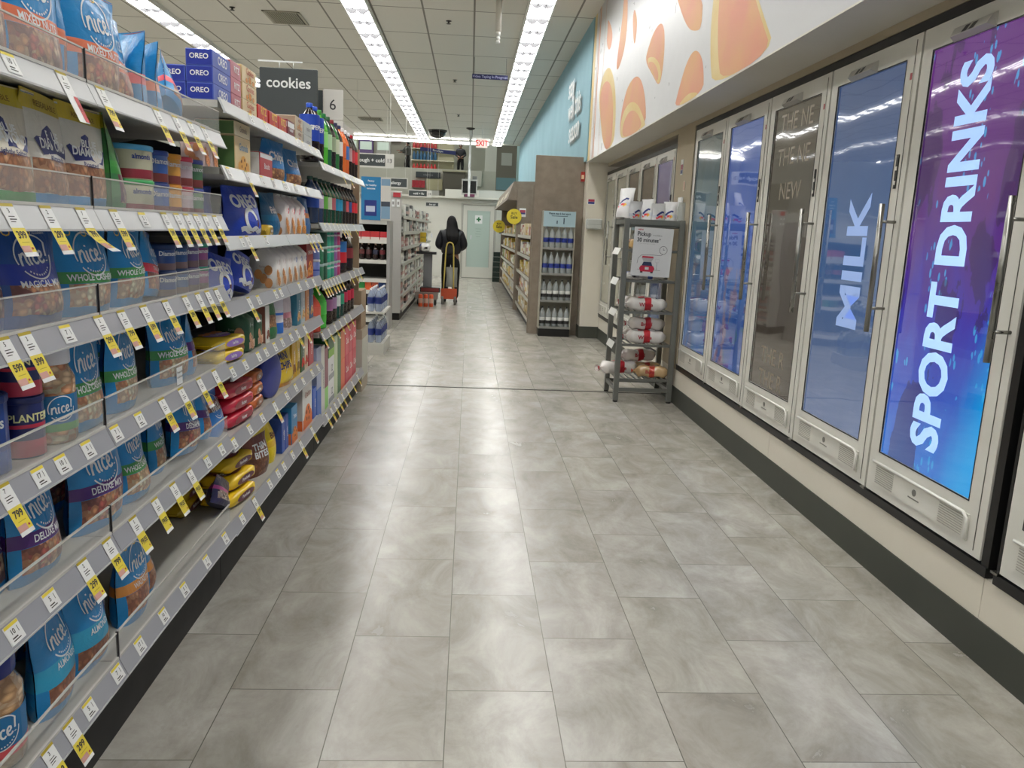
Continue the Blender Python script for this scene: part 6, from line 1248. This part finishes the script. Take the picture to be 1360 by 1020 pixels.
# ------------------------------------------------------------------ pharmacy counter and the stand-in upper level
d = empty('monitor', (-.05, 21.9, 2.175), 0, 'black computer monitor on the pharmacy wall', 'monitor')
MB().box(-.22, .20, -.02, .03, .05, .46, 0).box(-.19, .17, -.024, -.02, .10, .42, 1).build('screen', [mat('monitor_frame', '#b9b9b4', .4), mat('screen_dark', '#1a1d1f', .15)], d); MB().box(-.15, .1, -.08, .1, 0, .06).build('stand', RUB, d); MB().box(-.13, .14, -.10, -.085, .0, .07).build('notice', mat('notice_purple', '#7a3a5c', .5), d)
struct('wall_counter', MB().box(-.75, 1.38, 23.2, 23.3, 0, 2.42), pw)
tag(MB().box(-.7, .1, 0, .05, 0, .015).box(-.7, .1, .0, .012, .015, .20).build('counter_screen', mat('counter_clear', '#c4c6bf', .3), None, (.9, 22.0, 2.172)), 'low clear counter screen above the pharmacy door', 'screen')
sh = empty('wall_shelving', (0, 0, 0), 0, 'distant upper shelving packed with bottles under blue signs', 'shelf')
MB().box(-3.3, -1.0, 44.5, 44.55, 4.02, 6.0).build('back_panel', mat('far_beige', '#a8a48a', .7), sh)
for z in (4.3, 4.9, 5.5): MB().box(-3.3, -1.0, 44.1, 44.5, z-.04, z).build('shelf', mat('far_shelf', '#c9c6b4', .6), sh)
tag(MB().box(-.9, .9, -.02, .02, -.09, .09).text('Beverages', .13, onYm(-.022, 0, 0), 1).build('hanging_sign', [mat('far_navy', '#1d2a6c', .5), WHITE], None, (-1.75, 41.5, 5.15), (0, .08, 0)), 'long navy sign over the distant shelving', 'sign')
tag(MB().box(-.6, .6, -.02, .02, -.09, .09).build('hanging_sign', mat('far_slate', '#3a3f4a', .5), None, (-1.0, 41.5, 5.75), (0, .05, 0)), 'dark sign near the far ceiling', 'sign')
for o_ in [o for o in COL.objects if o.name.startswith('hanging_sign') and o.location.y > 40]: MB().box(-.5, -.49, -.004, .004, .05, 7.2-o_.location.z+.05).build('hanger_wire', HOUS, o_)
for r_, (z, c, h_, n_) in enumerate(((5.501, '#b03a3c', .35, 'red'), (4.901, '#2f5a7c', .45, 'blue'), (4.301, '#b8302f', .40, 'red'))):
    for i in range(7):
        tag(MB().lathe([(.07, 0), (.085, .03), (.085, h_*.6), (.035, h_*.85), (.035, h_)], 10).build('product_bottle', mat('far_'+n_, c, .4), None, (-3.15+.19*i, 44.25, z)), '%s bottle on the distant shelving, %s from the left, %s shelf' % (n_, ORD[i], ('top', 'middle', 'bottom')[r_]), 'bottle', 'bottles on the distant shelving')
tag(MB().box(-.5, .5, -.3, .38, -2.98, .92, 0).box(-.55, .55, -.35, .39, .92, .98, 1).build('counter', [mat('far_counter', '#5f5a50', .6), mat('far_top', '#b0aa90', .5)], None, (-.82, 38.0, 2.98)), 'distant dark counter below the hooded person', 'counter')
for i, (x, c, t) in enumerate(((-6.4, '#9aa48c', 'green grey'), (-5.6, '#5a4a70', 'violet'), (-4.7, '#8a8a84', 'grey'))):
    tag(MB().box(-.37, .37, -.2, .2, 0, 1.1+.3*i, 0, bev=.03).box(-.3, .3, -.21, -.2, .3, .7, 1).build('toy_display', [mat('far_d%d' % i, c, .7), mat('far_p%d' % i, '#b9c9c0', .6)], None, (x, 43.5, 4.02+.9)), 'distant %s display on the stand-in upper level' % t, 'display')
tag(MB().box(-2.2, 1.0, -.3, .3, 0, .9).build('counter', mat('far_white', '#c4c3b8', .6), None, (-5.4, 43.5, 4.02)), 'long pale distant plinth on the stand-in upper level', 'counter')
tag(MB().box(-.35, .35, -.25, .25, 0, 1.0, 0).box(-.36, .36, -.26, .26, .45, .55, 1).build('poster_box', [mat('far_red', '#b0323c', .5), WHITE], None, (-4.35, 46.235, 6.0)), 'distant red and white box high on the far wall', 'box')
tag(MB().box(-.42, .42, -.05, .05, -2.6, 2.4, 0).box(-.22, .22, -.06, -.05, 1.4, 1.9, 1).box(-.4, .4, -.06, -.05, .4, .9, 2).build('notice_board', [mat('board_brown', '#7f786c', .6), mat('board_paper', '#b9b8b0', .6), mat('board_teal', '#7a9ca4', .6)], None, (1.42, 34, 2.6)), 'brown board with papers seen above the pharmacy door wall', 'board')

for x, z, w_, h_, c, t in ((-2.05, 3.75, 1.15, .26, '#3a3f42', 'grey sign strip below the distant shelving'), (-2.15, 2.93, 1.25, .24, '#d0cfc8', 'white sign strip above the white shelving signs'), (-1.75, 3.32, .75, .5, '#b5b08e', 'beige packed carton below the grey distant sign')):
    tag(MB().box(-w_/2, w_/2, 0, .12, -h_/2, h_/2).text('vitamins' if c != '#b5b08e' else '', .14, onYm(-.004, 0, 0), 1).build('wall_display', [mat('wd', c, .6), mat('wd_ink', '#8f9192', .6)], None, (x, 38.275, z)), t, 'display')
for i in range(4): tag(MB().box(-.07, .07, 0, .18, -.16, .16).build('red_carton', mat('far_red', '#b0323c', .5), None, (-2.72+.15*i, 38.215, 3.32)), 'red carton under the grey distant sign, %s from the left' % ORD[i], 'box', 'distant red cartons')
tag(MB().box(-.33, .33, 0, .15, -.35, .35, 0).box(-.1, .1, -.01, 0, -.3, .1, 1).build('wall_box', [mat('far_white', '#c4c3b8', .6), mat('wd_ink', '#8f9192', .6)], None, (0.13, 38.24, 3.68)), 'white box on the distant wall beside the monitor', 'box')
tag(MB().box(-.03, .03, -.03, .03, 0, 1.72).build('ceiling_pole', WHITE, None, (-.07, 21.5, 2.17)), 'thin white vertical pole rising left of the exit sign', 'pole')
tag(MB().box(-.35, .35, 0, .25, 0, 3.1).build('wall_column', mat('column_pale', '#c9c8bf', .7), None, (.95, 38.9, 4.02)), 'pale vertical column on the stand-in upper level right of the exit sign', 'column')
